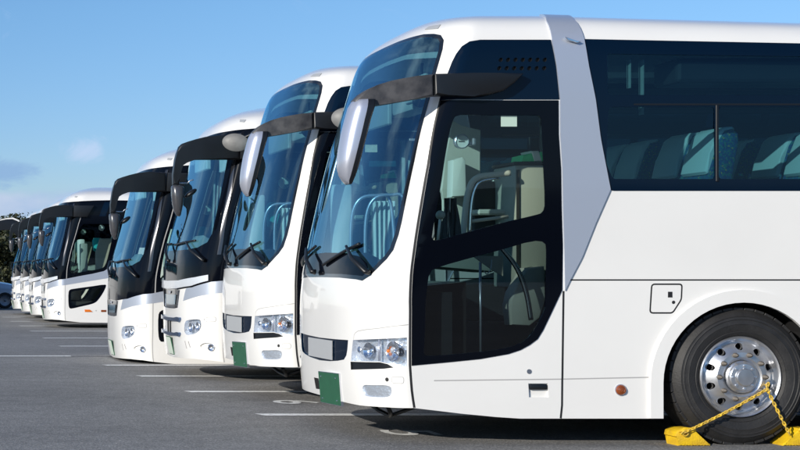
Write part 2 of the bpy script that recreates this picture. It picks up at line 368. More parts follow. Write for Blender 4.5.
class Skin:
    def __init__(self, S): self.S = S; self.R = []
    def add(self, key, poly, m=None, name=None, d=0.0, smooth=True, skirt=True, ring_mat=None):
        """key None = opening. Regions are painted in order; every key becomes one mesh."""
        if key in ('panel_seam', 'hood_seam', 'cover_seam', 'panel_crease', 'door_edge', 'flap_lock', 'panel_hole'): key = '%s#%d' % (key, len(self.R)); name = name or key.split('#')[0]
        self.R.append(dict(key=key, poly=poly, m=m, name=name or key, d=d, skirt=skirt))
    def build(self, hull, parent, body_mat):
        S = self.S; pts = []; edges = []; idx = {}
        def pt(p):
            k = (round(p[0], 4), round(p[1], 4))
            if k not in idx: idx[k] = len(pts); pts.append(Vector(k))
            return idx[k]
        def loop(poly):
            ids = []
            n = len(poly)
            for i in range(n):
                a, b = Vector(poly[i]), Vector(poly[(i+1) % n]); flat = min(abs(a.x), abs(b.x)) > 2.0 and max(a.y, b.y) < 2.75
                k = max(1, math.ceil((b-a).length/(0.5 if flat else 0.07)))
                for j in range(k): ids.append(pt(a.lerp(b, j/k)))
            for i in range(len(ids)):
                if ids[i] != ids[(i+1) % len(ids)]: edges.append((ids[i], ids[(i+1) % len(ids)]))
        loop(hull)
        for r in self.R: loop(r['poly'])
        smax = max(p[0] for p in hull)
        ss = [0.0]; x = 0
        while x < smax-0.05:
            x += 0.055 if x < 1.6 else (0.12 if x < 4 else 0.5); ss.append(min(x, smax))
        vs = []; v = 0.2
        while v < 4.2:
            vs.append(v); v += 0.1 if v < 2.75 else 0.045
        for s in ss:
            for sg in (1, -1):
                for v in vs:
                    if inside((s*sg+1e-6, v), hull): pt((s*sg, v))
        vco, _, faces, *_ = geometry.delaunay_2d_cdt(pts, edges, [], 0, 1e-5)
        boxes = [(min(p[0] for p in r['poly']), max(p[0] for p in r['poly']), min(p[1] for p in r['poly']), max(p[1] for p in r['poly'])) for r in self.R]
        groups = {}
        for f in faces:
            c = (sum(vco[i][0] for i in f)/3, sum(vco[i][1] for i in f)/3)
            if not inside(c, hull): continue
            hit = -1
            for k in range(len(self.R)-1, -1, -1):
                b = boxes[k]
                if b[0] <= c[0] <= b[1] and b[2] <= c[1] <= b[3] and inside(c, self.R[k]['poly']): hit = k; break
            key = 'body' if hit < 0 else self.R[hit]['key']
            if key is None: continue
            groups.setdefault(key, [hit, []])[1].append(tuple(f))
        res = {}
        for key, (hit, fs) in groups.items():
            r = self.R[hit] if hit >= 0 else dict(m=body_mat, name='body', d=0, skirt=False)
            res[key] = self.mesh(r['name'], vco, fs, r['m'], parent, r['d'], r['skirt'])
        self.vco = vco; self.groups = groups
        return res
    def mesh(self, name, vco, fs, m, parent, d=0.0, skirt=True, wall_to=0.0):
        S = self.S; used = {}; V = []; NN = []
        for f in fs:
            for i in f:
                if i not in used:
                    used[i] = len(V); p = vco[i]; n = surf_normal(S, p[0], p[1]); V.append(Vector(S.P(p[0], p[1]))+n*d); NN.append(n)
        F = [tuple(used[i] for i in f) for f in fs]; nsurf = len(F)
        if skirt and abs(d) > 1e-6:
            cnt = {}
            for f in F:
                for i in range(3): cnt[(f[i], f[(i+1) % 3])] = 1
            inv = {v: k for k, v in used.items()}
            low = {}
            for (a, b) in list(cnt):
                if (b, a) in cnt: continue
                q = []
                for i in (a, b):
                    if i not in low:
                        low[i] = len(V); V.append(V[i]-NN[i]*(d+ (0.004 if d > 0 else 0))); NN.append(NN[i])
                    q.append(low[i])
                F.append((b, a, q[0], q[1]))
        me = bpy.data.meshes.new(name); me.from_pydata([tuple(v) for v in V], [], F); me.update()
        # loop normals: smooth surface normal on the panel, face normal on its edge walls
        ln = []
        for p in me.polygons:
            for li in p.loop_indices:
                ln.append(tuple(NN[me.loops[li].vertex_index]) if p.index < nsurf else tuple(p.normal))
            p.use_smooth = True
        me.normals_split_custom_set(ln)
        return link(name, me, m, parent)
def patch_box(S, poly_sv, d0, d1, name, m, parent): pass

# ------------------------------------------------------------------ wheel, shared by all coaches
def make_wheel(x, parent, y=0.0, far=False):
    w = empty('wheel', (x, 1.25 + (1.22 if far else -1.22), 0.514), math.pi if far else 0, parent)
    bm = bmesh.new()
    R = 0.518
    prof = [(0.306, 0.012), (0.318, -0.006), (0.335, -0.013), (0.338, -0.016), (0.342, -0.013), (0.36, -0.020), (0.395, -0.026), (0.398, -0.029), (0.404, -0.026), (0.43, -0.024), (0.434, -0.029), (0.439, -0.025), (0.452, -0.024), (0.455, -0.027), (0.459, -0.021), (0.470, -0.014), (0.488, 0.004), (0.500, 0.016), (R-0.004, 0.035),
            (R, 0.06), (R, 0.26), (0.49, 0.30), (0.40, 0.32), (0.30, 0.30), (0.285, 0.15)]
    lathe(bm, prof, 96, close=True)
    for i in range(40):                                   # shoulder tread blocks
        a = 2*math.pi*i/40
        M = Matrix.Rotation(-a, 4, 'Y')
        k = len(bm.verts); box(bm, R-0.016, R+0.004, 0.016, 0.09, -0.0365, 0.0365, 0.003, 1)
        bm.verts.ensure_lookup_table(); bmesh.ops.transform(bm, matrix=M, verts=bm.verts[k:])
    obj('tyre', bm, TYRE, w, smooth=35)
    # polished disc with ten hand holes, cut out of a flat ring then dished
    pts = []; edges = []
    def ring(r, n, cx=0, cz=0):
        b = len(pts)
        for j in range(n): pts.append(Vector((cx+r*math.cos(2*math.pi*j/n), cz+r*math.sin(2*math.pi*j/n))))
        edges.extend((b+j, b+(j+1) % n) for j in range(n))
    ring(0.272, 80); ring(0.105, 40); ring(0.20, 60); ring(0.185, 60); ring(0.262, 80); ring(0.15, 50)
    holes = [(0.228*math.cos(2*math.pi*(i+.5)/10), 0.228*math.sin(2*math.pi*(i+.5)/10)) for i in range(10)]
    for hx, hz in holes: ring(0.0265, 18, hx, hz)
    vco, _, faces, *_ = geometry.delaunay_2d_cdt(pts, edges, [], 0, 1e-6)
    def depth(r):
        return interp([(0.0, 0.0), (0.122, 0.0), (0.15, -0.032), (0.185, -0.03), (0.20, -0.012), (0.245, 0.035), (0.262, 0.042), (0.272, 0.03)], r)
    V = [(v[0], depth(math.hypot(*v)), v[1]) for v in vco]; F = []
    for f in faces:
        c = Vector((sum(vco[i][0] for i in f)/3, sum(vco[i][1] for i in f)/3))
        if c.length > 0.2715 or c.length < 0.104: continue
        if any((c-Vector(h)).length < 0.026 for h in holes): continue
        F.append(tuple(f))
    bm = bmesh.new(); bv = [bm.verts.new(v) for v in V]
    for f in F: bm.faces.new([bv[i] for i in f])
    bmesh.ops.delete(bm, geom=[v for v in bm.verts if not v.link_faces], context='VERTS')
    lathe(bm, [(0.272, 0.03), (0.283, 0.0), (0.290, -0.012), (0.300, -0.018), (0.306, -0.010), (0.306, 0.02), (0.290, 0.03), (0.280, 0.12)], 80)
    for hx, hz in holes: lathe(bm, [(0.0265, depth(0.228)), (0.0255, depth(0.228)+0.02)], 18, hx, hz)
    rim = obj('rim', bm, ALLOY, w, smooth=32)
    bm = bmesh.new(); lathe(bm, [(0.30, 0.13), (0.0, 0.13)], 32)
    obj('brake_drum', bm, CABDARK, w)
    bm = bmesh.new()
    lathe(bm, [(0.122, -0.020), (0.122, -0.034), (0.114, -0.040), (0.110, -0.046), (0.108, -0.052), (0.100, -0.060), (0.070, -0.062), (0.066, -0.075), (0.060, -0.082), (0.0, -0.084)], 40)
    for i in range(8):
        a = 2*math.pi*i/8; lathe(bm, [(0.009, -0.058), (0.009, -0.068), (0.0, -0.07)], 6, 0.086*math.cos(a), 0.086*math.sin(a))
    obj('hub', bm, ALLOY, rim, smooth=30)
    for i in range(10):
        a = 2*math.pi*(i+0.0)/10; cx, cz = 0.172*math.cos(a), 0.172*math.sin(a)
        bm = bmesh.new(); lathe(bm, [(0.021, -0.03), (0.021, -0.036), (0.0155, -0.037), (0.0155, -0.058), (0.009, -0.060), (0.008, -0.072), (0, -0.073)], 6, cx, cz)
        obj('wheel_nut', bm, NUT, rim)
    return w

def seat_pair(x, ys, parent):
    for y in ys:
        bm = bmesh.new()
        prism(bm, [(x-.36, 1.72), (x-.38, 1.62), (x-.33, 1.56), (x+.08, 1.52), (x+.22, 1.56), (x+.36, 2.30), (x+.355, 2.38), (x+.31, 2.415), (x+.25, 2.40), (x+.20, 2.32), (x+.06, 1.80), (x-.02, 1.72)], y-.215, y+.215, 0.035, 2)
        s = obj('seat', bm, FABRIC, parent, smooth=40)
        bm = bmesh.new()
        prism(bm, [(x+.10, 2.08), (x+.12, 2.06), (x+.145, 2.07), (x+.235, 2.36), (x+.275, 2.405), (x+.33, 2.40), (x+.34, 2.405), (x+.32, 2.43), (x+.26, 2.425), (x+.20, 2.38), (x+.14, 2.22)], y-.19, y+.19, 0.02, 2)
        obj('headrest', bm, COVER, s, smooth=40)

Y1 = 1500/133.0
def at(px, py, y, X0=3.42):
    """point of the first coach's own space seen at a place of the photograph, y metres in from its near side"""
    k = (Y1+y)/1500
    return Vector(((px+90)*k-X0, y, CAM_H+(272-py)*k))

def arch_poly(S, cx, r, z0, zc, n=28, x_ext=0.0):
    pts = [(cx-r, z0)] + [(cx-r*math.cos(math.pi*i/n), zc+r*math.sin(math.pi*i/n)) for i in range(n+1)] + [(cx+r, z0)]
    return [(sx(S, x, z), z) for x, z in pts]

def coach_a():
    root = empty('coach')
    S = A; k = Skin(S); L = 10.9
    bot = [(0, .273), (.86, .266), (1.15, .277), (1.383, .281), (1.538, .263), (1.723, .24), (1.989, .214), (2.168, .202), (L, .20)]
    hull = sym(bot + [(L, 3.0), (L, 4.2)])
    # soft seams
    k.add('panel_crease', strip([(1.55, .487), (2.498, .498), (3.167, .512)], .009), CREASE, 'panel_crease')
    k.add('panel_crease', mirror(strip([(1.55, .487), (2.498, .498), (3.167, .512)], .009)), CREASE, 'panel_crease')
    for sg in (1, -1):
        M = (lambda p: p) if sg == 1 else mirror
        for line, w in (([(2.528, 1.244), (L-.05, 1.244)], .011), ([(2.518, 1.161), (2.523, .868), (2.516, .507), (2.500, .30), (2.475, .203)], .016),
                        ([(1.254, 2.80), (1.262, 2.587), (1.309, 2.11), (1.341, 1.545), (1.374, 1.018), (1.372, .605), (1.378, .477), (1.386, .283)], .019)):
            k.add('panel_seam', M(strip(line, w)), SEAM)
        k.add('hood_seam', M(strip([(.806, .775), (.812, .812), (.835, .83), (.873, .845), (.982, .86), (1.116, .874), (1.24, .893), (1.362, .908)], .006)), CREASE)
        # arches
        for n_, cx in enumerate((2.836, 8.7)):
            k.add('wheel_arch%d%d' % (n_, sg), M(arch_poly(S, cx, .70, .205, .47)), WHITE, 'wheel_arch', d=.028)
            k.add(None, M(arch_poly(S, cx, .605, .10, .47)))
        # side windows
        k.add('window_frame', M(rounded([(2.225, 3.062), (2.455, 2.597), (2.739, 1.914), (L-.3, 1.914), (L-.3, 3.062)], .03)), NAVYG, 'window_frame', d=.003)
        if 1:
            x0 = 2.443; n_ = 0
            tops = [2.5, 5.2, 7.9, 10.4]
            for q in range(3):
                a0 = [(2.45, 2.95), (2.54, 2.635)] if q == 0 else [(tops[q]+.05, 2.95), (tops[q]+.05, 2.635)]
                k.add('pane_up%d%d' % (q, sg), M(rounded(a0 + [(tops[q+1]-.03, 2.635), (tops[q+1]-.03, 2.95)], .03)), GL_SIDE, 'window_pane', d=-.004)
            lows = [2.0, 2.645, 4.30, 5.15, 6.9, 7.75, 10.1]      # x of the uprights
            for q in range(6):
                a0 = [(2.572, 2.545), (2.665, 2.12), (2.74, 2.003)] if q == 0 else [(sx(S, lows[q]+.016, 2.545), 2.545), (sx(S, lows[q]+.016, 2.003), 2.003)]
                k.add('pane_low%d%d' % (q, sg), M(rounded(a0 + [(sx(S, lows[q+1]-.016, 2.003), 2.003), (sx(S, lows[q+1]-.016, 2.545), 2.545)], .03)), GL_SIDE, 'window_pane', d=-.004)
        # silver pillar wrapping up over the roof
        k.add('side_pillar%d' % sg, M([(1.84, 4.19), (1.86, 3.60), (1.90, 3.35), (1.913, 3.244), (1.963, 3.12), (1.995, 3.036), (2.077, 2.854), (2.177, 2.597), (2.339, 2.071), (2.47, 1.5), (2.524, 1.165), (2.612, 1.394), (2.621, 1.424), (2.674, 1.672), (2.736, 1.925), (2.6, 2.25), (2.452, 2.597), (2.33, 2.85), (2.24, 3.06), (2.19, 3.16), (2.13, 3.28), (2.09, 3.5), (2.08, 4.19)]), SILVER, 'side_pillar', d=.014)
        # dark glass above the door, with its two rows of holes
        k.add('upper_panel%d' % sg, M([(1.256, 2.600), (1.254, 2.792), (1.264, 2.889), (1.278, 2.95), (1.305, 3.005), (1.35, 3.04), (1.427, 3.053), (1.703, 3.053), (1.984, 3.053), (2.077, 2.854), (2.174, 2.600)]), NAVYG, 'upper_panel', d=.003)
        if sg == 1:
            k.add('door_frame%d' % sg, M([(1.265, 2.598), (1.715, 2.595), (2.168, 2.595), (2.33, 2.071), (2.46, 1.5), (2.505, 1.169), (2.44, 1.01), (2.372, .868), (2.33, .80), (2.27, .755), (2.2, .717), (2.109, .687), (1.898, .65), (1.673, .627), (1.383, .60), (1.385, 1.018), (1.352, 1.545), (1.320, 2.11)]), BLACKG if sg == 1 else BLACKG, 'door_frame', d=.006)
            k.add('door_window_up%d' % sg, M(chaikin([(1.41, 2.484), (1.55, 2.484), (1.753, 2.482), (1.97, 2.482), (2.072, 2.48), (2.10, 2.38), (2.176, 2.146), (2.265, 1.82), (2.262, 1.75), (2.20, 1.73), (1.989, 1.68), (1.71, 1.602), (1.50, 1.538), (1.458, 1.55), (1.453, 1.62), (1.445, 1.77), (1.441, 1.921), (1.413, 2.221), (1.396, 2.43)])), GL_DOOR, 'door_window', d=-.002)
            k.add('door_window_low%d' % sg, M(chaikin([(1.807, 1.417), (2.0, 1.47), (2.224, 1.54), (2.325, 1.53), (2.345, 1.46), (2.368, 1.319), (2.392, 1.063), (2.365, .973), (2.275, .823), (2.184, .755), (2.049, .721), (1.899, .703), (1.7, .685), (1.523, .672), (1.47, .68), (1.478, .75), (1.485, .943), (1.485, 1.15), (1.49, 1.31), (1.562, 1.345)])), GL_LOW, 'door_window', d=-.002)
        else:                                                # the driver's own window on the far side
            k.add('door_frame-1', mirror([(1.265, 2.598), (1.715, 2.595), (2.168, 2.595), (2.33, 2.071), (2.46, 1.5), (2.49, 1.36), (1.9, 1.34), (1.368, 1.34), (1.352, 1.545), (1.320, 2.11)]), BLACKG, 'driver_window_frame', d=.003)
            k.add('door_window_up-1', mirror(rounded([(1.345, 2.53), (2.11, 2.53), (2.25, 2.07), (2.39, 1.43), (1.41, 1.42), (1.39, 1.8)], .03)), GL_DOOR, 'driver_window', d=-.002)
        # fuel door
        fd = [(3.183, 1.203), (3.198, 1.21), (3.375, 1.21), (3.399, 1.191), (3.407, 1.097), (3.346, .999), (3.215, .997), (3.186, 1.022)]
        fd = rounded([(3.180, 1.21), (3.403, 1.21), (3.407, 1.097), (3.346, .998), (3.180, .998)], .02)
        k.add('panel_seam', M(inset(fd, -.008)), SEAM); k.add('fuel_flap%d' % sg, M(inset(fd, .004)), WHITE, 'fuel_flap', d=.0015)
        k.add('flap_lock', M([(3.303, 1.156), (3.337, 1.156), (3.341, 1.112), (3.306, 1.112)]), SEAM, 'flap_lock', d=.002)
        k.add('flap_lock', M(disc((3.351, 1.076), .013)), SEAM, 'flap_lock', d=.002)
        k.add('side_lamp%d' % sg, M(disc((2.951, .417), .044, 24)), SATIN, 'side_lamp', d=.006)
        # lamps of the nose
        hl = [(.796, .772), (1.03, .788), (1.224, .802), (1.350, .811), (1.349, .597), (1.3, .587), (1.255, .587), (1.207, .611), (1.135, .622), (.968, .615), (.761, .606)]
        k.add('headlight%d' % sg, M(hl), GL_CLEAR, 'headlight_lens', d=.001)
        k.add('headlight_trim%d' % sg, M([(.752, .600), (.968, .609), (1.135, .617), (1.204, .606), (1.252, .582), (1.171, .569), (1.028, .558), (.756, .537)]), BLACKP, 'headlight_trim', d=-.01)
        fg = chaikin([(.930, .432), (1.05, .436), (1.225, .449), (1.235, .40), (1.21, .356), (1.1, .347), (.95, .345), (.925, .38)], 2)
        k.add('fog_lamp%d' % sg, M(fg), REFL, 'fog_lamp', d=-.012)
        k.add('panel_seam', M(disc((1.195, .489), .016, 12)), SEAM)
        cv = rounded([(1.235, .512), (1.326, .513), (1.324, .464), (1.235, .464)], .018)
        k.add('cover_seam', M(inset(cv, -.003)), CREASE, 'cover_seam'); k.add('washer_cover%d' % sg, M(inset(cv, .002)), WHITE, 'washer_cover', d=.002)
    # door handle recess and lock, near side only
    k.add('door_lock', disc((2.266, .556), .018, 16), ALLOYD, 'door_lock', d=.004)
    k.add('handle_recess', [(2.258, .466), (2.405, .466), (2.405, .362), (2.258, .362)], WHITE, 'handle_recess', d=-.018)
    k.add('grille', sym([(0, .757), (.40, .762), (.712, .768), (.698, .69), (.679, .645), (.631, .609), (.50, .592), (.303, .577), (0, .567)]), NAVYG, 'grille', d=-.010)
    k.add('grille_plate', [(-.355, .745), (.369, .747), (.366, .590), (-.350, .588)], PATCH, 'grille_plate', d=.004)
    k.add('tow_slot', [(-.195, .410), (-.052, .412), (-.025, .322), (-.165, .316)], SEAM, 'tow_slot', d=-.02)
    # windscreen: rubber, printed border, glass
    ws = [(0, 1.262), (.49, 1.259), (.803, 1.247), (.905, 1.236), (.994, 1.273), (1.072, 1.335), (1.145, 1.403), (1.188, 1.471), (1.206, 1.584), (1.209, 1.683), (1.205, 1.819), (1.201, 1.986), (1.196, 2.153), (1.184, 2.351), (1.173, 2.518),
          (1.163, 2.671), (1.156, 2.802), (1.156, 2.916), (1.156, 3.0), (1.142, 3.073), (1.098, 3.122), (1.013, 3.149), (.874, 3.172), (.715, 3.180), (.4, 3.19), (0, 3.193)]
    W = sym(ws)
    k.add('windshield_border', W, FRIT, 'windshield_border', d=.003)
    k.add('windshield', inset(W, .035), GL_WS, 'windshield', d=.0032)
    k.add('windshield_base', sym([(0, 1.29), (.5, 1.288), (.80, 1.278), (.90, 1.272), (.965, 1.31), (.93, 1.37), (.80, 1.425), (.55, 1.455), (0, 1.465)]), BLACKG, 'windshield_base', d=.0045)
    # marker lamps on the roof edge
    for sg in (1, -1):
        M = (lambda p: p) if sg == 1 else mirror
        k.add('marker_lamp%d' % sg, M([(.853, 3.237), (1.037, 3.204), (1.049, 3.264), (.889, 3.279)]), PATCH, 'marker_lamp', d=.006)
        for i in range(7):
            k.add('panel_hole', M(disc((1.631+.0575*i, 2.900), .0165, 12)), SEAM, 'panel_hole', d=-.02)
            k.add('panel_hole', M(disc((1.637+.0585*i, 2.836), .0165, 12)), SEAM, 'panel_hole', d=-.02)
    R = k.build(hull, root, WHITE)
    # tuck parts that belong to other parts under them
    for sg in (1, -1):
        for key, par in (('door_window_up%d', 'door_frame%d'), ('door_window_low%d', 'door_frame%d')):
            if key % sg in R: R[key % sg].parent = R[par % sg]
    for sg in (1, -1):                                          # satin uprights and the rail across the side glass
        for i, x_ in enumerate((2.645, 4.30, 5.15, 6.9, 7.75)):
            bm = bmesh.new(); y_ = 1.25-1.25*sg
            box(bm, x_-.010, x_+.010, y_-.012, y_+.012, 1.985, 2.56, .003, 1); obj('window_upright', bm, BLACKP, R['window_frame'])
        bm = bmesh.new(); box(bm, 2.02, 10.0, y_-.007, y_+.007, 2.558, 2.570); obj('window_rail', bm, BLACKP, R['window_frame'])
    R['grille_plate'].parent = R['grille']; R['windshield_border'].parent = R['windshield']; R['windshield_base'].parent = R['windshield']
    for key, o in R.items():
        if key.startswith('pane_'): o.parent = R['window_frame']
    for key, o in R.items():
        if '#' not in key: continue
        far = '-1' if o.data.vertices[0].co.y > 1.25 else '1'
        o.parent = R['upper_panel'+far] if key.startswith('panel_hole') else R['fuel_flap'+far] if key.startswith('flap_lock') else R['body']
    # the lamp bowls behind the clear lens
    for sg in (1, -1):
        c = Vector(S.P(2.951*sg, .417)); bm = bmesh.new()
        lathe(bm, [(.039, .0), (.038, -.012), (.030, -.022), (.028, -.019), (.020, -.024), (.018, -.021), (.009, -.025), (0, -.024)], 28)
        for v in bm.verts: v.co = Vector((v.co.x, v.co.y*sg, v.co.z))+c
        obj('lamp_dome', bm, AMBERD, R['side_lamp%d' % sg], smooth=30)
        lens = R['headlight%d' % sg]; tris = k.groups['headlight%d' % sg][1]
        h = k.mesh('headlight_housing', k.vco, tris, REFL, lens, d=-.055)
        for (s, v, rr) in ((.99, .70, .062), (1.235, .705, .078)):
            c = Vector(S.P(s*sg, v)); n = Vector((-1, -.35*sg, .08)).normalized()
            bm = bmesh.new()
            lathe(bm, [(rr, -.0), (rr*.93, .004), (rr*.78, .022), (rr*.5, .036), (rr*.26, .040), (rr*.22, .014), (0, .006)], 28)
            bmesh.ops.transform(bm, matrix=Matrix.Translation(c-n*.012) @ n.to_track_quat('-Y', 'Z').to_matrix().to_4x4(), verts=bm.verts)
            obj('reflector_bowl', bm, CHROME, lens, smooth=60)
        c = Vector(S.P(1.205*sg, .705)); bm = bmesh.new(); bmesh.ops.create_uvsphere(bm, u_segments=12, v_segments=8, radius=.014); bmesh.ops.translate(bm, vec=c+Vector((.004, 0, 0)), verts=bm.verts)
        obj('indicator_bulb', bm, AMBER, lens, smooth=60)
        for s_, rr in ((1.30, .034), (.865, .026)):             # small side lamps of the cluster
            c = Vector(S.P(s_*sg, .70)); n = surf_normal(S, s_*sg, .7); bm = bmesh.new()
            lathe(bm, [(rr, -.004), (rr*.86, -.008), (rr*.80, .004), (rr*.4, .014), (0, .004)], 20)
            bmesh.ops.transform(bm, matrix=Matrix.Translation(c-n*.020) @ n.to_track_quat('-Y', 'Z').to_matrix().to_4x4(), verts=bm.verts); obj('side_bowl', bm, ALLOYD if s_ > 1 else CHROME, lens, smooth=40)
        bm = bmesh.new()                                     # bar between the lamp chambers
        a, b = Vector(S.P(1.118*sg, .627)), Vector(S.P(1.118*sg, .788)); n = surf_normal(S, 1.118*sg, .7)
        tube(bm, [a-n*.012, b-n*.012], .010, 8); obj('lamp_divider', bm, SATIN, lens)
        tris = k.groups['fog_lamp%d' % sg][1]
        k.mesh('fog_lens', k.vco, tris, GL_CLEAR, R['fog_lamp%d' % sg], d=.001, skirt=False)
    # licence plate, a green sheet in a pale frame
    c0 = Vector((-.028, 1.13, .480)); c1 = Vector((.012, .700, .490)); c2 = Vector((.030, .700, .238)); c3 = Vector((-.008, 1.13, .232))
    nrm = (c1-c0).cross(c3-c0).normalized(); nrm = nrm if nrm.x < 0 else -nrm
    for nm, e, t0, t1, m_ in (('licence_plate', 0, .012, .016, GREEN), ('plate_frame', -.012, -.012, .0119, CHROME)):
        ctr = (c0+c1+c2+c3)/4; q = [c+(ctr-c).normalized()*e for c in (c0, c1, c2, c3)]
        bm = bmesh.new(); a = [bm.verts.new(p+nrm*t0) for p in q]; b = [bm.verts.new(p+nrm*t1) for p in q]
        bm.faces.new(a); bm.faces.new(b[::-1]); [bm.faces.new((a[i], b[i], b[(i+1) % 4], a[(i+1) % 4])) for i in range(4)]
        bmesh.ops.recalc_face_normals(bm, faces=bm.faces)
        if nm == 'licence_plate':
            pl = obj(nm, bm, GREEN, root)
            for u, w_ in ((.13, .14), (.87, .14), (.13, .86), (.87, .86)):
                bm = bmesh.new(); bmesh.ops.create_uvsphere(bm, u_segments=8, v_segments=5, radius=.007); bmesh.ops.translate(bm, vec=c0.lerp(c1, u).lerp(c3.lerp(c2, u), w_)+nrm*.017, verts=bm.verts); obj('plate_screw', bm, CHROME, pl)
        else: obj(nm, bm, m_, pl)
    # rear end, underbody and wheel housings
    finish_body(root, S, L, A_BELT=1.914)
    for cx in (2.836, 8.7):
        make_wheel(cx, root); make_wheel(cx, root, far=True)
    # door handle bar
    x0 = S.P(2.262, .44)[0]; x1 = S.P(2.404, .44)[0]
    bm = bmesh.new(); box(bm, x0+.005, x1-.002, -.006, .016, .418, .460, .010, 2); obj('door_handle', bm, BLACKP, R['door_frame1'], smooth=40)
    # chrome fin on the pillar, little hatch on the roof arch
    bm = bmesh.new(); a = at(564.5, 38.6, -.01); b = at(581, 41.5, -.012)
    prism(bm, [(a.x, a.z+.012), (a.x+.02, a.z-.012), (b.x-.03, b.z-.012), (b.x, b.z), (b.x-.05, b.z+.006)], -.022, .01, .003, 1); obj('pillar_trim', bm, CHROME, R['side_pillar1'], smooth=40)
    # mirrors
    def Q(px, py): p = at(px, py, 0.0); return (p.x, p.z)
    bm = bmesh.new()
    arm = [Q(*p) for p in ((520, 74.6), (495, 74.3), (470, 74.2), (431, 75), (431, 96.6), (445, 96.2), (470, 97.6), (485, 96.2), (500, 92), (511, 84))]
    prism(bm, arm, -.085, .045, .02, 3); ma = obj('mirror_arm', bm, BLACKP, root, smooth=35)
    bm = bmesh.new()
    arm = [Q(*p) for p in ((430.4, 75.2), (415, 77), (400, 79.6), (388, 82), (376, 85.6), (366, 90), (358, 95), (352, 101), (352, 106), (364, 106), (376, 106), (390, 103.8), (410, 100.2), (430.4, 97))]
    prism(bm, arm, -.08, .05, .022, 3); obj('mirror_arm', bm, ARMG, root, smooth=35)
    lv = [(100.5, 353, 364.5, 371.5), (103, 350.8, 364, 371), (108, 348, 362.8, 369.8), (114, 346.3, 361.5, 368), (120, 344.6, 360, 366), (134, 341, 356.8, 362.5), (150, 338.3, 352.8, 358.3), (160, 337.2, 350.6, 356), (168, 337, 349, 354.2), (176, 339, 347.6, 352.2), (181, 342.3, 346.6, 350.6), (184.5, 346, 347.2, 349.4)]
    def head(kind, yy, name, m_):
        bm = bmesh.new(); rings = []
        for py, xa, xm, xb in lv:
            hy = yy*(1-.28*max(0, (106-py)/6) if py < 106 else 1 if py < 150 else max(.35, 1-((py-150)/46)**2))
            z = at(0, py, 0).z; X = lambda p: at(p, py, 0).x
            if kind == 'shell':                              # rounded shell, flat where the glass housing joins it
                ring = [bm.verts.new((X(xm)-(X(xm)-X(xa))*math.sin(math.pi*j/14)**.7, -.01-hy*math.cos(math.pi*j/14), z)) for j in range(15)]
            else:
                ring = [bm.verts.new((x_, -.01+y_, z)) for x_, y_ in ((X(xm)-.004, -hy*1.03), (X(xm)-.004, hy*1.03), (X(xb)-.012, hy*1.03), (X(xb), hy*.93), (X(xb), -hy*.93), (X(xb)-.012, -hy*1.03))]
            rings.append(ring)
        n = len(rings[0])
        for a_, b_ in zip(rings, rings[1:]):
            for j in range(n): bm.faces.new((a_[j], a_[(j+1) % n], b_[(j+1) % n], b_[j]))
        bm.faces.new(rings[0][::-1]); bm.faces.new(rings[-1])
        return obj(name, bm, m_, root, smooth=50 if kind == 'shell' else 30)
    mh = head('shell', .125, 'mirror_shell', SATIN); head('rim', .125, 'mirror_rim', BLACKP).parent = mh
    # stub that carries the round mirror on the driver's side
    bm = bmesh.new()
    P = [Vector(S.P(-1.10, 2.82)), Vector((.42, 2.42, 2.76)), Vector((.30, 2.40, 2.735))]
    tube(bm, bez(P, 4), .018, 8); st = obj('mirror_bracket', bm, BLACKP, root)
    bm = bmesh.new(); lathe(bm, [(0, -.035), (.07, -.032), (.125, -.018), (.150, 0.0), (.150, .012), (.138, .018), (0, .02)], 32)
    for v in bm.verts: v.co.z *= .68
    bmesh.ops.transform(bm, matrix=Matrix.Translation((.31, 2.38, 2.70)) @ Matrix.Rotation(math.radians(-18), 4, 'Z') @ Matrix.Rotation(math.radians(8), 4, 'Y'), verts=bm.verts)
    obj('round_mirror', bm, GREYM, st, smooth=40)
    # pale header inside the top of the windscreen, trims inside its pillars
    def liner(name, poly, d, m):
        pts = []; edges = []
        for i in range(len(poly)):
            a, b = Vector(poly[i]), Vector(poly[(i+1) % len(poly)]); q = max(1, math.ceil((b-a).length/.06)); pts += [a.lerp(b, j/q) for j in range(q)]
        edges = [(i, (i+1) % len(pts)) for i in range(len(pts))]
        vco, _, faces, *_ = geometry.delaunay_2d_cdt(pts, edges, [], 1, 1e-5)
        return k.mesh(name, vco, [tuple(f) for f in faces], m, root, d=d, skirt=False)
    liner('header_trim', [(-1.05, 2.98), (-.5, 3.03), (0, 3.04), (.5, 3.03), (1.06, 2.97), (1.06, 3.02), (.5, 3.075), (0, 3.085), (-.5, 3.075), (-1.05, 3.02)], -.07, CABGREY)
    liner('pillar_trim_inner', [(-1.16, 1.5), (-1.03, 1.5), (-1.0, 2.9), (-1.12, 2.95)], -.06, CABGREY)
    bm = bmesh.new(); box(bm, .66, .86, .95, 1.55, 2.62, 2.84, .03, 2); box(bm, .60, .64, .45, .9, 2.66, 2.86, .01, 1); obj('destination_box', bm, CABGREY, root, smooth=40)
    bm = bmesh.new(); box(bm, .42, .60, 2.36, 2.44, 1.30, 2.1, .02, 2); obj('cab_locker', bm, PALE, root, smooth=40)
    bm = bmesh.new(); prism(bm, [(.36, 1.20), (.62, 1.24), (.60, 1.42), (.50, 1.47), (.40, 1.40)], 1.55, 2.2, .03, 2); obj('instrument_hood', bm, CABDARK, root, smooth=40)
    wipers(root, S, [((1.0, 1.30), (.62, 1.50), (.05, 1.36), (.80, 1.52)), ((-.15, 1.30), (-.55, 1.50), (-1.05, 1.36), (-.30, 1.52))])
    # towing gear hanging below the nose
    bm = bmesh.new(); tube(bm, [(.35, .55, .24), (.42, .70, .17), (.46, .85, .14), (.42, 1.0, .17), (.35, 1.2, .25)], .018, 8); tube(bm, [(.46, .85, .14), (.9, .85, .3)], .016, 8); obj('towing_hook', bm, BLACKP, root)
    cabin_a(root, S)
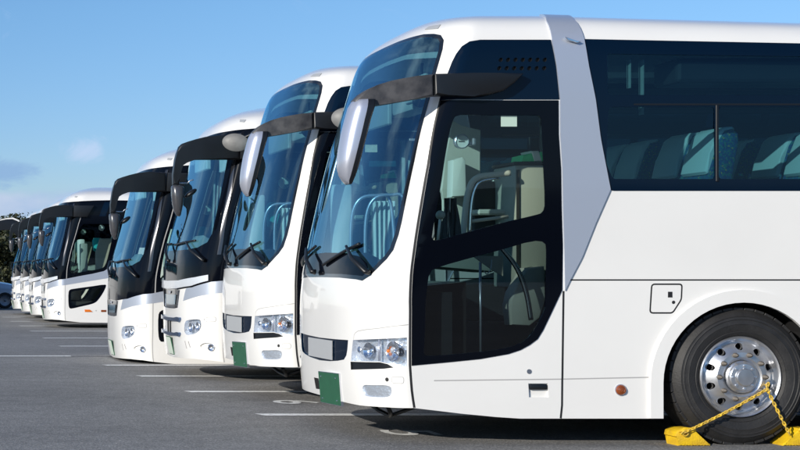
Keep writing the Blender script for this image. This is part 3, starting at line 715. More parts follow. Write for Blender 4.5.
    return root

def finish_body(root, S, L, A_BELT):
    vs = [0.2+0.15*i for i in range(17)] + [2.8, 2.95, 3.07, 3.15, 3.25, 3.4, 3.7, 4.1]
    xe = S.P(L, 1)[0]
    near = [S.P(L, v) for v in vs]; far = [S.P(-L, v) for v in vs][::-1]
    bm = bmesh.new(); ring = [bm.verts.new((xe+.0, p[1], p[2])) for p in near+far]
    ring2 = [bm.verts.new((xe+.12, 1.25+(p[1]-1.25)*.93, 1.7+(p[2]-1.7)*.965)) for p in near+far]; n = len(ring)
    for i in range(n): bm.faces.new((ring[i], ring[(i+1) % n], ring2[(i+1) % n], ring2[i]))
    bm.faces.new(ring2)
    bmesh.ops.remove_doubles(bm, verts=bm.verts, dist=1e-5)
    rear = obj('rear_panel', bm, WHITE, root, smooth=35)
    bm = bmesh.new(); box(bm, xe+.10, xe+.135, .35, 2.15, 2.0, 2.95, .01, 1); obj('rear_window', bm, NAVYG, rear)
    bm = bmesh.new()
    box(bm, .32, 2.1, .10, 2.40, .30, .62); box(bm, 2.15, 3.5, .62, 1.88, .34, 1.10); box(bm, 3.56, 7.98, .06, 2.44, .25, .60)
    box(bm, 8.0, 9.4, .62, 1.88, .34, 1.10); box(bm, 9.42, xe, .08, 2.42, .28, .7)
    for cx in (2.836, 8.7):                                 # wheel housings
        for y0, y1 in ((.012, .6), (1.9, 2.488)):
            n = 20; r = .64
            pr = [(cx+r*math.cos(math.pi*i/n), .47+r*math.sin(math.pi*i/n)) for i in range(n+1)]
            a = [bm.verts.new((p[0], y0, p[1])) for p in pr]; b = [bm.verts.new((p[0], y1, p[1])) for p in pr]
            for i in range(n): bm.faces.new((a[i], a[i+1], b[i+1], b[i]))
    obj('underbody', bm, CABDARK, root)
    bm = bmesh.new(); box(bm, 2.15, 10.6, .04, 2.46, 1.10, 1.16); box(bm, .95, 2.15, 1.2, 2.46, 1.10, 1.16); obj('cabin_floor', bm, CABDARK, root)
    bm = bmesh.new(); box(bm, 2.4, 10.5, .10, .48, 2.74, 2.93, .03, 2); box(bm, 2.4, 10.5, 2.02, 2.40, 2.74, 2.93, .03, 2); obj('luggage_rack', bm, CABDARK, root)

def wipers(root, S, spec):
    for piv, mid, b0, b1 in spec:
        def q(s, v, d): return Vector(S.P(s, v))+surf_normal(S, s, v)*d
        bm = bmesh.new()
        tube(bm, [q(*piv, .02), q(*piv, .05), q((piv[0]+mid[0])/2, (piv[1]+mid[1])/2, .07), q(*mid, .045)], [.024, .02, .016, .012], 8)
        w = obj('wiper', bm, BLACKP, root)
        bm = bmesh.new(); n = 10
        tube(bm, [q(b0[0]+(b1[0]-b0[0])*i/n, b0[1]+(b1[1]-b0[1])*i/n, .022) for i in range(n+1)], .013, 6); obj('wiper_blade', bm, BLACKP, w)

def dash_and_driver(root, S, x=.0):
    bm = bmesh.new()
    # dashboard follows the curve of the nose
    n = 16; out_ = []
    for i in range(n+1):
        s = -1.15+2.3*i/n; p = S.P(s, 1.15); out_.append((p[0]+.06, p[1]))
    top = [bm.verts.new((a, b, 1.17)) for a, b in out_]; low = [bm.verts.new((a, b, .62)) for a, b in out_]
    back = [bm.verts.new((.80+.10*math.cos((i-n/2)/n*3), p[1], 1.23)) for i, p in enumerate(out_)]; bl = [bm.verts.new((v.co.x, v.co.y, .62)) for v in back]
    for i in range(n):
        bm.faces.new((top[i], top[i+1], back[i+1], back[i])); bm.faces.new((back[i], back[i+1], bl[i+1], bl[i])); bm.faces.new((top[i], low[i], low[i+1], top[i+1]))
    for f in bm.faces:
        if all(v.co.z > 1.1 for v in f.verts): f.material_index = 1
    obj('dashboard', bm, [CABDARK, CABGREY], root, smooth=40)
    bm = bmesh.new()
    ring = [Vector((.23*math.cos(a)*.25, .23*math.sin(a), .23*math.cos(a)*.97)) for a in [2*math.pi*i/28 for i in range(28)]]
    M = Matrix.Translation((.93, 1.90, 1.36)) @ Matrix.Rotation(math.radians(48), 4, 'Y')
    tube(bm, [M @ p for p in ring], .015, 8, close=True)
    tube(bm, [M @ Vector((0, -.2, 0)), M @ Vector((-.02, 0, 0)), M @ Vector((0, .2, 0))], .02, 6); tube(bm, [M @ Vector((-.02, 0, 0)), (.72, 1.90, 1.15)], .035, 8)
    obj('steering_wheel', bm, CABDARK, root)
    bm = bmesh.new()
    prism(bm, [(1.15, 1.45), (1.13, 1.34), (1.6, 1.30), (1.78, 1.38), (1.90, 2.05), (1.86, 2.15), (1.80, 2.16), (1.74, 2.08), (1.62, 1.52)], 1.65, 2.13, .04, 2)
    ds = obj('driver_seat', bm, CABGREY, root, smooth=40)
    bm = bmesh.new(); prism(bm, [(1.69, 1.95), (1.77, 2.22), (1.84, 2.25), (1.89, 2.21), (1.83, 1.95)], 1.75, 2.03, .03, 2); obj('headrest', bm, COVER, ds, smooth=40)

def cabin_a(root, S):
    dash_and_driver(root, S)
    # beige cabinet beside the entrance with a bright cloth on it
    p = at(514, 165, .62); q = at(541, 222, .62)
    bm = bmesh.new(); box(bm, p.x, q.x+.06, .60, 1.05, 1.18, p.z, .02, 2); cb_ = obj('cabinet', bm, CABGREY, root, smooth=40)
    bm = bmesh.new(); box(bm, p.x-.01, q.x+.07, .59, 1.06, p.z, p.z+.025, .008, 1); box(bm, p.x+.01, p.x+.03, .585, .60, 1.2, p.z-.04); obj('cabinet_top', bm, CABDARK, cb_)
    bm = bmesh.new(); a = at(523, 159, .62); b = at(541, 151, .62)
    prism(bm, [(a.x-.01, p.z+.026), (b.x+.03, p.z+.026), (b.x+.02, b.z-.004), (a.x+.09, b.z-.012), (a.x, a.z+.03)], .62, .85, .012, 2, mi=0)
    cl = obj('folded_cloth', bm, GREENC, root, smooth=40)
    bm = bmesh.new(); prism(bm, [(a.x+.09, p.z+.03), (a.x+.15, p.z+.03), (b.x-.02, b.z), (b.x-.08, b.z)], .612, .83, .006, 1); obj('cloth_stripe', bm, PALE, cl)
    # grab rails of the entrance
    bm = bmesh.new()
    R1 = [at(463, 236, .5), at(466, 205, .5), at(469, 190, .5), at(473, 181, .5), at(480, 176.5, .5), at(492, 175, .5), at(510, 173, .5)]
    tube(bm, bez(R1, 5), .024, 10); tube(bm, [at(470, 221.5, .52), at(508, 216.5, .52)], .014, 8)
    obj('grab_and_reflection_rail', bm, BEIGE, root)
    bm = bmesh.new()
    tube(bm, bez([at(470, 234, .47), at(471.5, 205, .47), at(475, 189, .47), at(482, 181, .47), at(500, 178, .47)], 5), .010, 8); obj('grab_and_reflection_rail', bm, CHROME, root)
    bm = bmesh.new(); tube(bm, [at(480.5, 355, .25), at(480.3, 262, .25)], .011, 8); tube(bm, bez([at(492, 259, .25), at(491, 268, .25), at(487, 274, .25), at(484, 271, .25)], 4), .004, 6); obj('door_pole', bm, SATIN, root)
    bm = bmesh.new(); tube(bm, bez([at(500, 246, .30), at(513, 262, .30), at(521, 277, .30), at(527, 296, .30), at(531, 320, .30)], 6), .019, 10); obj('grab_and_reflection_rail', bm, CHROME, root)
    # beige back panel of the stair well
    bm = bmesh.new()
    pp = [at(*c, .45) for c in ((513, 292), (519, 283), (527, 268), (545, 266), (546, 300), (540, 318), (530, 326), (512, 325), (510, 305))]
    prism(bm, [(v.x, v.z) for v in pp], .45, .62, .02, 2); obj('stair_panel', bm, BEIGE, root, smooth=40)
    bm = bmesh.new(); prism(bm, [(at(x_, y_, .6).x, at(x_, y_, .6).z) for x_, y_ in ((473, 256), (503, 256), (503, 276), (494, 271))], .60, .62); obj('stair_panel', bm, BEIGE, root)
    bm = bmesh.new()
    for i, (z0, z1, yy) in enumerate(((.30, .42, .15), (.42, .66, .45), (.66, .90, .75))): box(bm, .75, 1.95, yy, 2.3, z0+.0, z1)
    box(bm, .62, .70, .12, 1.2, .35, 1.15); box(bm, 1.98, 2.05, .62, 2.3, .35, 1.15); box(bm, .70, 2.02, 1.15, 1.20, .35, 1.2)
    obj('entrance_step', bm, CABDARK, root)
    # pale panels and dials seen across the cab
    y = 1.30
    bm = bmesh.new(); prism(bm, [(at(a_, b_, y).x, at(a_, b_, y).z) for a_, b_ in ((452, 119), (462, 127), (481, 130), (481, 236), (458, 236), (444, 236), (445, 200), (441, 190), (446, 158))], y, y+.05, .01, 1); obj('cab_partition', bm, BEIGE, root)
    bm = bmesh.new(); prism(bm, [(at(a_, b_, y-.2).x, at(a_, b_, y-.2).z) for a_, b_ in ((453, 160), (463, 157), (466, 160), (467, 196), (452, 197))], y-.2, y-.06, .02, 2); obj('cab_box', bm, PALE, root, smooth=40)
    for (cx, cy, yy) in ((461.5, 141.5, .95), ):
        c = at(cx, cy, yy); bm = bmesh.new()
        lathe(bm, [(.058, .03), (.060, -.012), (.052, -.018), (.050, -.010)], 28, c.x, c.z)
        for v in bm.verts: v.co.y += yy
        f = obj('dial', bm, SATIN if cx < 500 else CABGREY, root, smooth=40)
        bm = bmesh.new(); lathe(bm, [(.051, yy-.008), (0, yy-.010)], 28, c.x, c.z); obj('dial_face', bm, DIAL if cx < 500 else CABGREY, f)
        bm = bmesh.new(); box(bm, c.x-.028, c.x+.018, yy-.016, yy-.012, c.z-.003, c.z+.003); obj('dial_hand', bm, CABDARK, f)
        if cx > 500: continue
        bm = bmesh.new(); box(bm, c.x+.085*(1 if cx < 500 else -1)*1.2-.014, c.x+.085*(1 if cx < 500 else -1)*1.2+.014, yy-.01, yy+.02, c.z-.03, c.z+.03, .01, 2); box(bm, min(c.x, c.x+(.1 if cx < 500 else -.1)), max(c.x, c.x+(.1 if cx < 500 else -.1)), yy+.02, yy+.05, c.z-.03, c.z+.0); obj('dial_bracket', bm, SATIN if cx < 500 else CABGREY, f)
    # dark console behind the rail, shelves
    p = at(480, 186, 1.0); q = at(508, 228, 1.0); bm = bmesh.new(); box(bm, p.x-.05, q.x+.02, 1.0, 1.18, q.z-.15, p.z+.04, .03, 2); obj('console', bm, CABDARK, root, smooth=40)
    bm = bmesh.new(); a = at(476, 209.5, .85); b = at(509, 215, .85); box(bm, a.x, b.x, .8, 1.0, b.z, a.z, .012, 1); obj('console_shelf', bm, BEIGE, root)
    # cloths hanging by the windscreen pillar
    for cx, w_, m_ in ((447, .045, CLOTH), (454, .05, CLOTH), (449.5, .02, PALE)):
        a = at(cx, 198, .34); bm = bmesh.new(); rows = []
        for i in range(9):
            t = i/8; rows.append([bm.verts.new((a.x+(w_*(.5+.7*t))*(j/6-.5)*2+.012*math.sin(j*2+i*.4), .34+(.02*math.sin(j*2.4)+(.01 if m_ is PALE else 0)), a.z-.33*t)) for j in range(7)])
        for r0, r1 in zip(rows, rows[1:]):
            for j in range(6): bm.faces.new((r0[j], r0[j+1], r1[j+1], r1[j]))
        obj('hanging_cloth', bm, m_, root, smooth=60)
    a = at(440.5, 215, .30); bm = bmesh.new(); bmesh.ops.create_uvsphere(bm, u_segments=16, v_segments=10, radius=.036); bmesh.ops.translate(bm, vec=a, verts=bm.verts); obj('lever_knob', bm, CABGREY, root, smooth=60)
    bm = bmesh.new(); tube(bm, [a, at(438, 240, .3)], .01, 6); obj('lever', bm, PALE, root)
    # curtain by the driver's window and at the first side window
    def drape(x0, x1, y_, z0, z1, m_=CURTAIN, folds=7):
        bm = bmesh.new(); n = folds*6; r0 = []; r1 = []
        for i in range(n+1):
            t = i/n; yy = y_+.022*math.sin(t*folds*2*math.pi); xx = x0+(x1-x0)*t
            r0.append(bm.verts.new((xx, yy, z1))); r1.append(bm.verts.new((xx*.9+(x0+x1)*.05, yy, z0)))
        for i in range(n): bm.faces.new((r0[i], r0[i+1], r1[i+1], r1[i]))
        obj('curtain', bm, m_, root, smooth=70)
    drape(.78, 1.0, 2.38, 1.42, 1.95, PALE, folds=5); drape(1.04, 1.2, 2.38, 1.42, 2.5, folds=3); drape(2.03, 2.055, .12, 2.70, 2.92, CURTAIN, folds=1); drape(2.13, 2.165, .14, 2.50, 2.92, CURTAIN, folds=1); drape(2.3, 2.5, 2.36, 1.95, 2.9, folds=4)
    bm = bmesh.new(); prism(bm, [(at(a_, b_, .0).x, at(a_, b_, .0).z) for a_, b_ in ((501.6, 115.6), (517.6, 115.6), (517.6, 126.4), (501.6, 126.4))], .012, .014); obj('window_sticker', bm, COVER, root)
    for k_ in range(5): seat_pair(2.62+.82*k_, (.50, .97), root); seat_pair(2.60+.82*k_, (1.62, 2.08), root)
    bm = bmesh.new(); box(bm, 2.1, 10.4, 1.98, 2.02, 3.02, 3.07); obj('transom_light_bar', bm, COVER, root)  # pale bar put in for daylight showing through the far window transom
    bm = bmesh.new()  # made-up curved rails in place of a pale reflection in the windscreen
    for dx in (0, .10): tube(bm, bez([(.56+dx, 2.25-dx, 1.28), (.56+dx, 2.25-dx, 1.75), (.62+dx, 2.22-dx, 1.95), (.76+dx, 2.18-dx, 1.99), (.88+dx, 2.14-dx, 1.92), (.92+dx, 2.12-dx, 1.28)], 5), .016, 8)
    obj('grab_and_reflection_rail', bm, SATIN, root)
    # sun blind and inner mirror behind the windscreen
    bm = bmesh.new(); box(bm, .62, .66, 1.4, 2.3, 2.55, 2.85, .01, 1); obj('sun_blind', bm, CABGREY, root)
    bm = bmesh.new(); tube(bm, [(.62, .55, 2.95), (.60, .55, 2.70)], .01, 6); lathe(bm, [(0, -.01), (.055, -.008), (.06, 0), (.055, .008), (0, .01)], 20, .60, 2.66)
    for v in bm.verts: v.co.y += .0 if v.co.y > .4 else .55
    obj('inner_mirror', bm, BLACKP, root)

def coach_b():
    root = empty('coach')
    S = B; k = Skin(S); L = 10.9
    bot = [(0, .165), (.5, .18), (1.0, .195), (1.25, .190), (1.405, .170), (1.731, .135), (2.358, .124), (L, .124)]
    hull = sym(bot + [(L, 3.0), (L, 4.1)])
    for sg in (1, -1):
        M = (lambda p: p) if sg == 1 else mirror
        k.add('panel_seam', M(strip([(1.432, 1.141), (1.425, .6), (1.402, .168)], .014)), CREASE)
        # silver band running round below the black
        k.add('silver_band%d' % sg, M([(.72, .890), (.886, .915), (1.10, .955), (1.356, .993), (1.447, 1.002), (1.9, 1.077), (2.443, 1.165), (2.62, 1.20), (2.9, 1.8), (2.7, 1.9), (2.5, 1.60), (2.32, 1.34), (1.3, 1.18), (.84, 1.06), (.80, 1.03)]), SILVER, 'silver_band', d=.002)
        for cx, n_ in ((3.0, 0), (8.9, 1)):
            k.add('wheel_arch%d%d' % (n_, sg), M(arch_poly(S, cx, .68, .13, .47)), WHITE, 'wheel_arch', d=.02)
            k.add(None, M(arch_poly(S, cx, .60, .05, .47)))
    blk = [(0, 1.030), (.5, 1.024), (.97, 1.059), (1.28, 1.127), (1.42, 1.141), (1.767, 1.211), (2.05, 1.262), (2.318, 1.325), (2.42, 1.40), (2.62, 1.75), (2.75, 1.84), (2.95, 1.87), (L-.3, 1.87), (L-.3, 2.985), (2.033, 2.985), (1.702, 2.978), (1.3, 2.957), (1.0, 2.95), (.6, 2.948), (0, 2.948)]
    k.add('black_surround', sym(blk), BLACKG, 'black_surround', d=.002)
    for sg in (1, -1):
        M = (lambda p: p) if sg == 1 else mirror
        k.add('pillar_strip%d' % sg, M(strip([(1.22, 2.90), (1.235, 2.5), (1.29, 2.0), (1.335, 1.62), (1.345, 1.45)], .045)), PILLG, 'pillar_strip', d=.012)
        k.add('door_edge', M(strip([(1.47, 2.62), (1.45, 2.419), (1.441, 1.9), (1.45, 1.5), (1.456, 1.146)], .016)), CREASE, d=.003)
        k.add('door_window%d' % sg, M(chaikin([(1.50, 2.42), (1.8, 2.42), (2.30, 2.42), (2.33, 2.2), (2.353, 1.7), (2.33, 1.45), (2.25, 1.38), (1.9, 1.32), (1.58, 1.265), (1.52, 1.30), (1.50, 1.6), (1.49, 2.0)])), GL_DOOR, 'door_window', d=-.002)
        k.add('low_window_border%d' % sg, M(chaikin([(1.50, .83), (1.53, .895), (1.62, .915), (2.0, .965), (2.353, 1.02), (2.385, .985), (2.306, .816), (2.19, .65), (2.12, .59), (2.02, .553), (1.8, .505), (1.58, .452), (1.52, .46), (1.50, .55)])), BLACKG, 'low_window_border', d=.003)
        k.add('low_window%d' % sg, M(chaikin([(1.56, .83), (1.60, .86), (2.0, .915), (2.29, .955), (2.24, .84), (2.10, .64), (1.98, .59), (1.62, .51), (1.56, .53)])), GL_DOOR, 'low_window', d=.002)
        k.add('hi_panel%d' % sg, M([(1.9, 2.60), (1.95, 2.93), (2.1, 2.93), (2.05, 2.60)]), NAVYG, 'upper_panel', d=.003)
        tops = [2.75, 5.3, 7.8, 10.4]
        for q in range(3): k.add('pane%d%d' % (q, sg), M(rounded([(tops[q]+.03, 1.98), (tops[q+1]-.03, 1.98), (tops[q+1]-.03, 2.88), (tops[q]+.03, 2.88)], .05)), GL_SIDE, 'window_pane', d=-.002)
        hl = chaikin([(.779, .643), (.88, .663), (.974, .672), (1.10, .678), (1.140, .654), (1.132, .563), (1.042, .503), (.91, .482), (.802, .478), (.743, .53)])
        k.add('headlight%d' % sg, M(hl), GL_CLEAR, 'headlight_lens', d=.001)
        cv = rounded([(1.211, .702), (1.338, .708), (1.338, .655), (1.213, .648)], .02)
        k.add('cover_seam', M(inset(cv, -.004)), CREASE, 'cover_seam'); k.add('washer_cover%d' % sg, M(inset(cv, .003)), WHITE, 'washer_cover', d=.002)
        k.add('cover_seam', M(disc((1.188, .677), .010, 10)), CREASE)
        k.add('fog_recess%d' % sg, M(chaikin([(1.09, .35), (1.14, .385), (1.22, .40), (1.31, .39), (1.325, .34), (1.29, .29), (1.20, .285)])), WHITE, 'fog_recess', d=-.022)
        for q, (c0_, c1_) in enumerate((((.76, .40), (.80, .31)), ((.86, .40), (.90, .33)))):
            k.add('nose_slot%d%d' % (q, sg), M(strip([c0_, c1_], .018)), CREASE, 'nose_slot', d=-.008)
        k.add('indicator%d' % sg, M([(1.872, .432), (1.99, .432), (2.055, .378), (1.876, .378)]), AMBER, 'indicator_lamp', d=.012)
        k.add('side_lamp%d' % sg, M([(2.255, .423), (2.371, .423), (2.369, .378), (2.252, .378)]), AMBERD, 'side_lamp', d=.01)
        k.add('cover_seam', M(disc((2.14, .405), .016, 10)), CREASE)
        k.add('marker_lamp%d' % sg, M([(1.10, 3.13), (1.205, 3.115), (1.207, 3.065), (1.13, 3.08)]), PATCH, 'marker_lamp', d=.006)
    k.add('centre_vent', sym([(0, 1.024), (.60, 1.022), (.50, .80), (.3, .787), (0, .784)]), FRIT, 'centre_vent', d=-.008)
    k.add('vent_panel', sym([(0, .96), (.42, .962), (.36, .84), (0, .832)]), VENTB, 'vent_panel', d=-.002)
    k.add('emblem', sym([(0, 1.005), (.10, 1.005), (.07, .975), (0, .972)]), SATIN, 'emblem', d=.002)
    ws = sym([(0, 1.515), (.45, 1.513), (.753, 1.518), (1.0, 1.54), (1.15, 1.60), (1.19, 1.70), (1.17, 1.95), (1.14, 2.30), (1.11, 2.65), (1.06, 2.80), (.95, 2.85), (.6, 2.875), (0, 2.88)])
    k.add('windshield', ws, GL_WS, 'windshield', d=.003)
    R = k.build(hull, root, WHITE)
    for key, o in R.items():
        if key.startswith(('pane', 'door_edge', 'pillar_strip', 'hi_panel')) and not key.startswith('panel'): o.parent = R['black_surround']
        if key.startswith(('panel_seam', 'cover_seam')): o.parent = R['body']
    for sg in (1, -1): R['low_window%d' % sg].parent = R['low_window_border%d' % sg]
    R['vent_panel'].parent = R['centre_vent']; R['emblem'].parent = R['centre_vent']
    def slab(name, poly, d0, d1, m):                       # a thick piece standing proud of the skin
        pts = []; edges = []
        n = len(poly); ids = []
        for i in range(n):
            a, b = Vector(poly[i]), Vector(poly[(i+1) % n]); q = max(1, math.ceil((b-a).length/.06))
            for j in range(q): ids.append(len(pts)); pts.append(a.lerp(b, j/q))
        for i in range(len(ids)): edges.append((ids[i], ids[(i+1) % len(ids)]))
        vco, _, faces, *_ = geometry.delaunay_2d_cdt(pts, edges, [], 1, 1e-5)
        return k.mesh(name, vco, [tuple(f) for f in faces], m, root, d=d1)
    slab('silver_strip', sym([(0, 1.132), (.6, 1.140), (1.04, 1.180), (1.245, 1.210), (1.248, 1.141), (.973, 1.077), (.49, 1.040), (0, 1.032)][::-1])[::-1], 0, .022, STRIPB)
    slab('grille_bar', sym([(0, .673), (.40, .677), (.55, .690), (.64, .685), (.655, .66), (.62, .632), (.5, .640), (.17, .633), (0, .632)]), 0, .03, BAR)
    slab('grille_bar', sym([(0, .487), (.40, .491), (.55, .504), (.62, .50), (.635, .478), (.60, .452), (.5, .460), (.17, .452), (0, .446)]), 0, .03, BAR)
    for q in (1, -1): slab('grille_post', [(.02*q+.03*q, .640), (.11*q, .640), (.11*q, .485), (.05*q, .485)], 0, .012, BLACKP)
    for sg in (1, -1):
        lens = R['headlight%d' % sg]
        k.mesh('headlight_housing', k.vco, k.groups['headlight%d' % sg][1], REFL, lens, d=-.05)
        for (s, v, rr) in ((.90, .575, .06), (1.05, .59, .055)):
            c = Vector(S.P(s*sg, v)); n = Vector((-1, -.2*sg, .05)).normalized(); bm = bmesh.new()
            lathe(bm, [(rr, 0), (rr*.8, .02), (rr*.5, .03), (rr*.25, .034), (rr*.2, .012), (0, .004)], 20)
            bmesh.ops.transform(bm, matrix=Matrix.Translation(c-n*.012) @ n.to_track_quat('-Y', 'Z').to_matrix().to_4x4(), verts=bm.verts)
            obj('reflector_bowl', bm, CHROME, lens, smooth=60)
        c = Vector(S.P(1.262*sg, .342)); n = surf_normal(S, 1.262*sg, .342); bm = bmesh.new()
        lathe(bm, [(.042, .02), (.044, -.004), (.038, -.008), (.030, .006), (0, .012)], 24)
        bmesh.ops.transform(bm, matrix=Matrix.Translation(c-n*.012) @ n.to_track_quat('-Y', 'Z').to_matrix().to_4x4(), verts=bm.verts)
        obj('fog_lamp', bm, CHROME, root, smooth=50)
    c0 = Vector((-.022, 1.36, .432)); c1 = Vector((-.022, 1.04, .432)); c2 = Vector((.030, 1.04, .205)); c3 = Vector((.030, 1.36, .205))
    bm = bmesh.new(); nr = Vector((-1, 0, -.14)).normalized()
    for e, t0, t1, mi in ((0, 0, .010, 0), (.014, .0102, .013, 1)):
        ctr = (c0+c2)/2; q = [c+(ctr-c).normalized()*e for c in (c0, c1, c2, c3)]
        a = [bm.verts.new(p+nr*t0) for p in q]; b = [bm.verts.new(p+nr*t1) for p in q]
        for f in [bm.faces.new(a), bm.faces.new(b[::-1])]+[bm.faces.new((a[i], b[i], b[(i+1) % 4], a[(i+1) % 4])) for i in range(4)]: f.material_index = mi
    bmesh.ops.recalc_face_normals(bm, faces=bm.faces)
    obj('licence_plate', bm, [GREEN, PALEPLATE], root)
    finish_body(root, S, L, 1.87)
    for cx in (3.0, 8.9): make_wheel(cx, root); make_wheel(cx, root, far=True)
    # black mirror arm, one deep moulding that bends down ahead of the nose
    bm = bmesh.new()
    prism(bm, [(1.10, 2.845), (.62, 2.850), (.605, 2.58), (.93, 2.578)], -.07, .05, .02, 2); ra = obj('mirror_arm', bm, BLACKP, root, smooth=35)
    bm = bmesh.new()
    prism(bm, [(.60, 2.852), (.36, 2.862), (.20, 2.845), (.086, 2.817), (-.02, 2.785), (-.075, 2.765), (-.112, 2.73), (-.135, 2.66), (-.158, 2.575), (-.172, 2.48), (-.182, 2.397), (-.184, 2.28), (-.112, 2.28), (-.105, 2.36), (-.085, 2.45), (-.062, 2.51), (-.035, 2.555), (.01, 2.573), (.086, 2.577), (.60, 2.577)], -.065, .055, .022, 3)
    obj('mirror_arm', bm, BLACKP, root, smooth=35)
    bm = bmesh.new(); rings = []
    for z, xa, xb, hy in ((2.30, -.175, -.115, .035), (2.275, -.178, -.112, .036), (2.262, -.195, -.06, .07), (2.24, -.20, -.045, .085), (2.15, -.195, -.050, .095), (2.05, -.185, -.058, .09), (1.97, -.165, -.075, .075), (1.92, -.14, -.085, .05), (1.905, -.12, -.095, .02)):
        rings.append([bm.verts.new(((xa+xb)/2+(xb-xa)/2*math.copysign(abs(math.cos(a))**.8, math.cos(a)), -.005+hy*math.copysign(abs(math.sin(a))**.7, math.sin(a)), z)) for a in [2*math.pi*j/20 for j in range(20)]])
    for a_, b_ in zip(rings, rings[1:]):
        for j in range(20): bm.faces.new((a_[j], a_[(j+1) % 20], b_[(j+1) % 20], b_[j]))
    bm.faces.new(rings[0][::-1]); bm.faces.new(rings[-1])
    hd = obj('mirror_shell', bm, mat('mirror_charcoal', (.045, .045, .05), .25, coat=.6), root, smooth=50)
    bm = bmesh.new(); bmesh.ops.create_uvsphere(bm, u_segments=20, v_segments=12, radius=1)
    bmesh.ops.transform(bm, matrix=Matrix.Translation((.035, .0, 2.18)) @ Matrix.Rotation(math.radians(-35), 4, 'Y') @ Matrix.Diagonal((.085, .07, .032, 1)), verts=bm.verts); obj('under_mirror', bm, BLACKP, hd, smooth=60)
    bm = bmesh.new(); tube(bm, [(.0, .02, 2.30), (.03, .02, 2.33), (.07, .02, 2.34)], .008, 6); tube(bm, [(-.12, 0, 2.30), (.0, .02, 2.30)], .010, 6); obj('mirror_bracket', bm, SATIN, hd)
    wipers(root, S, [((1.18, 1.38), (.75, 1.60), (.15, 1.58), (.95, 1.62)), ((.05, 1.38), (-.35, 1.60), (-.95, 1.60), (-.10, 1.60))])
    dash_and_driver(root, S)
    bm = bmesh.new(); box(bm, .62, .66, .35, 1.2, 2.50, 2.74, .01, 1); box(bm, .50, .56, 1.4, 2.2, 2.56, 2.76, .01, 1); obj('sun_blind', bm, PALE, root)
    bm = bmesh.new(); prism(bm, [(.36, 1.30), (.62, 1.30), (.60, 1.66), (.50, 1.72), (.40, 1.62)], 1.55, 2.2, .03, 2); obj('instrument_hood', bm, CABGREY, root, smooth=40)
    bm = bmesh.new(); prism(bm, [(1.18, 2.06), (1.22, 2.12), (1.36, 2.12), (1.40, 2.05), (1.39, 1.80), (1.30, 1.76), (1.20, 1.82)], .95, 1.12, .03, 2); obj('turquoise_cloth', bm, TOWEL, root, smooth=40)
    bm = bmesh.new(); lathe(bm, [(.07, .97), (.072, .94), (.06, .935), (0, .94)], 24, 1.385, 2.36); obj('dial', bm, DIAL, root, smooth=40)
    # front seats, driver partition, pale roller blinds by the pillars
    bm = bmesh.new(); prism(bm, [(1.2, 1.2), (1.2, 1.75), (1.3, 2.1), (1.62, 2.1), (1.68, 1.2)], .62, .70, .02, 1); obj('cab_partition', bm, CABGREY, root)
    bm = bmesh.new(); box(bm, .86, 1.02, .62, 1.0, 1.25, 1.98, .03, 2); obj('guide_seat', bm, CABGREY, root, smooth=40)
    bm = bmesh.new(); box(bm, .92, 1.06, 1.6, 2.1, 1.25, 2.1, .03, 2); obj('cab_locker', bm, PALE, root, smooth=40)
    for x0, y_ in ((.78, 2.36), ):
        bm = bmesh.new(); n = 24; r0 = []; r1 = []
        for i in range(n+1):
            xx = x0+.16*i/n; yy = y_+.02*math.sin(i/n*25); r0.append(bm.verts.new((xx, yy, 2.6))); r1.append(bm.verts.new((xx-.05, yy, 1.45)))
        for i in range(n): bm.faces.new((r0[i], r0[i+1], r1[i+1], r1[i]))
        obj('curtain', bm, CURTAIN, root, smooth=70)
    return root

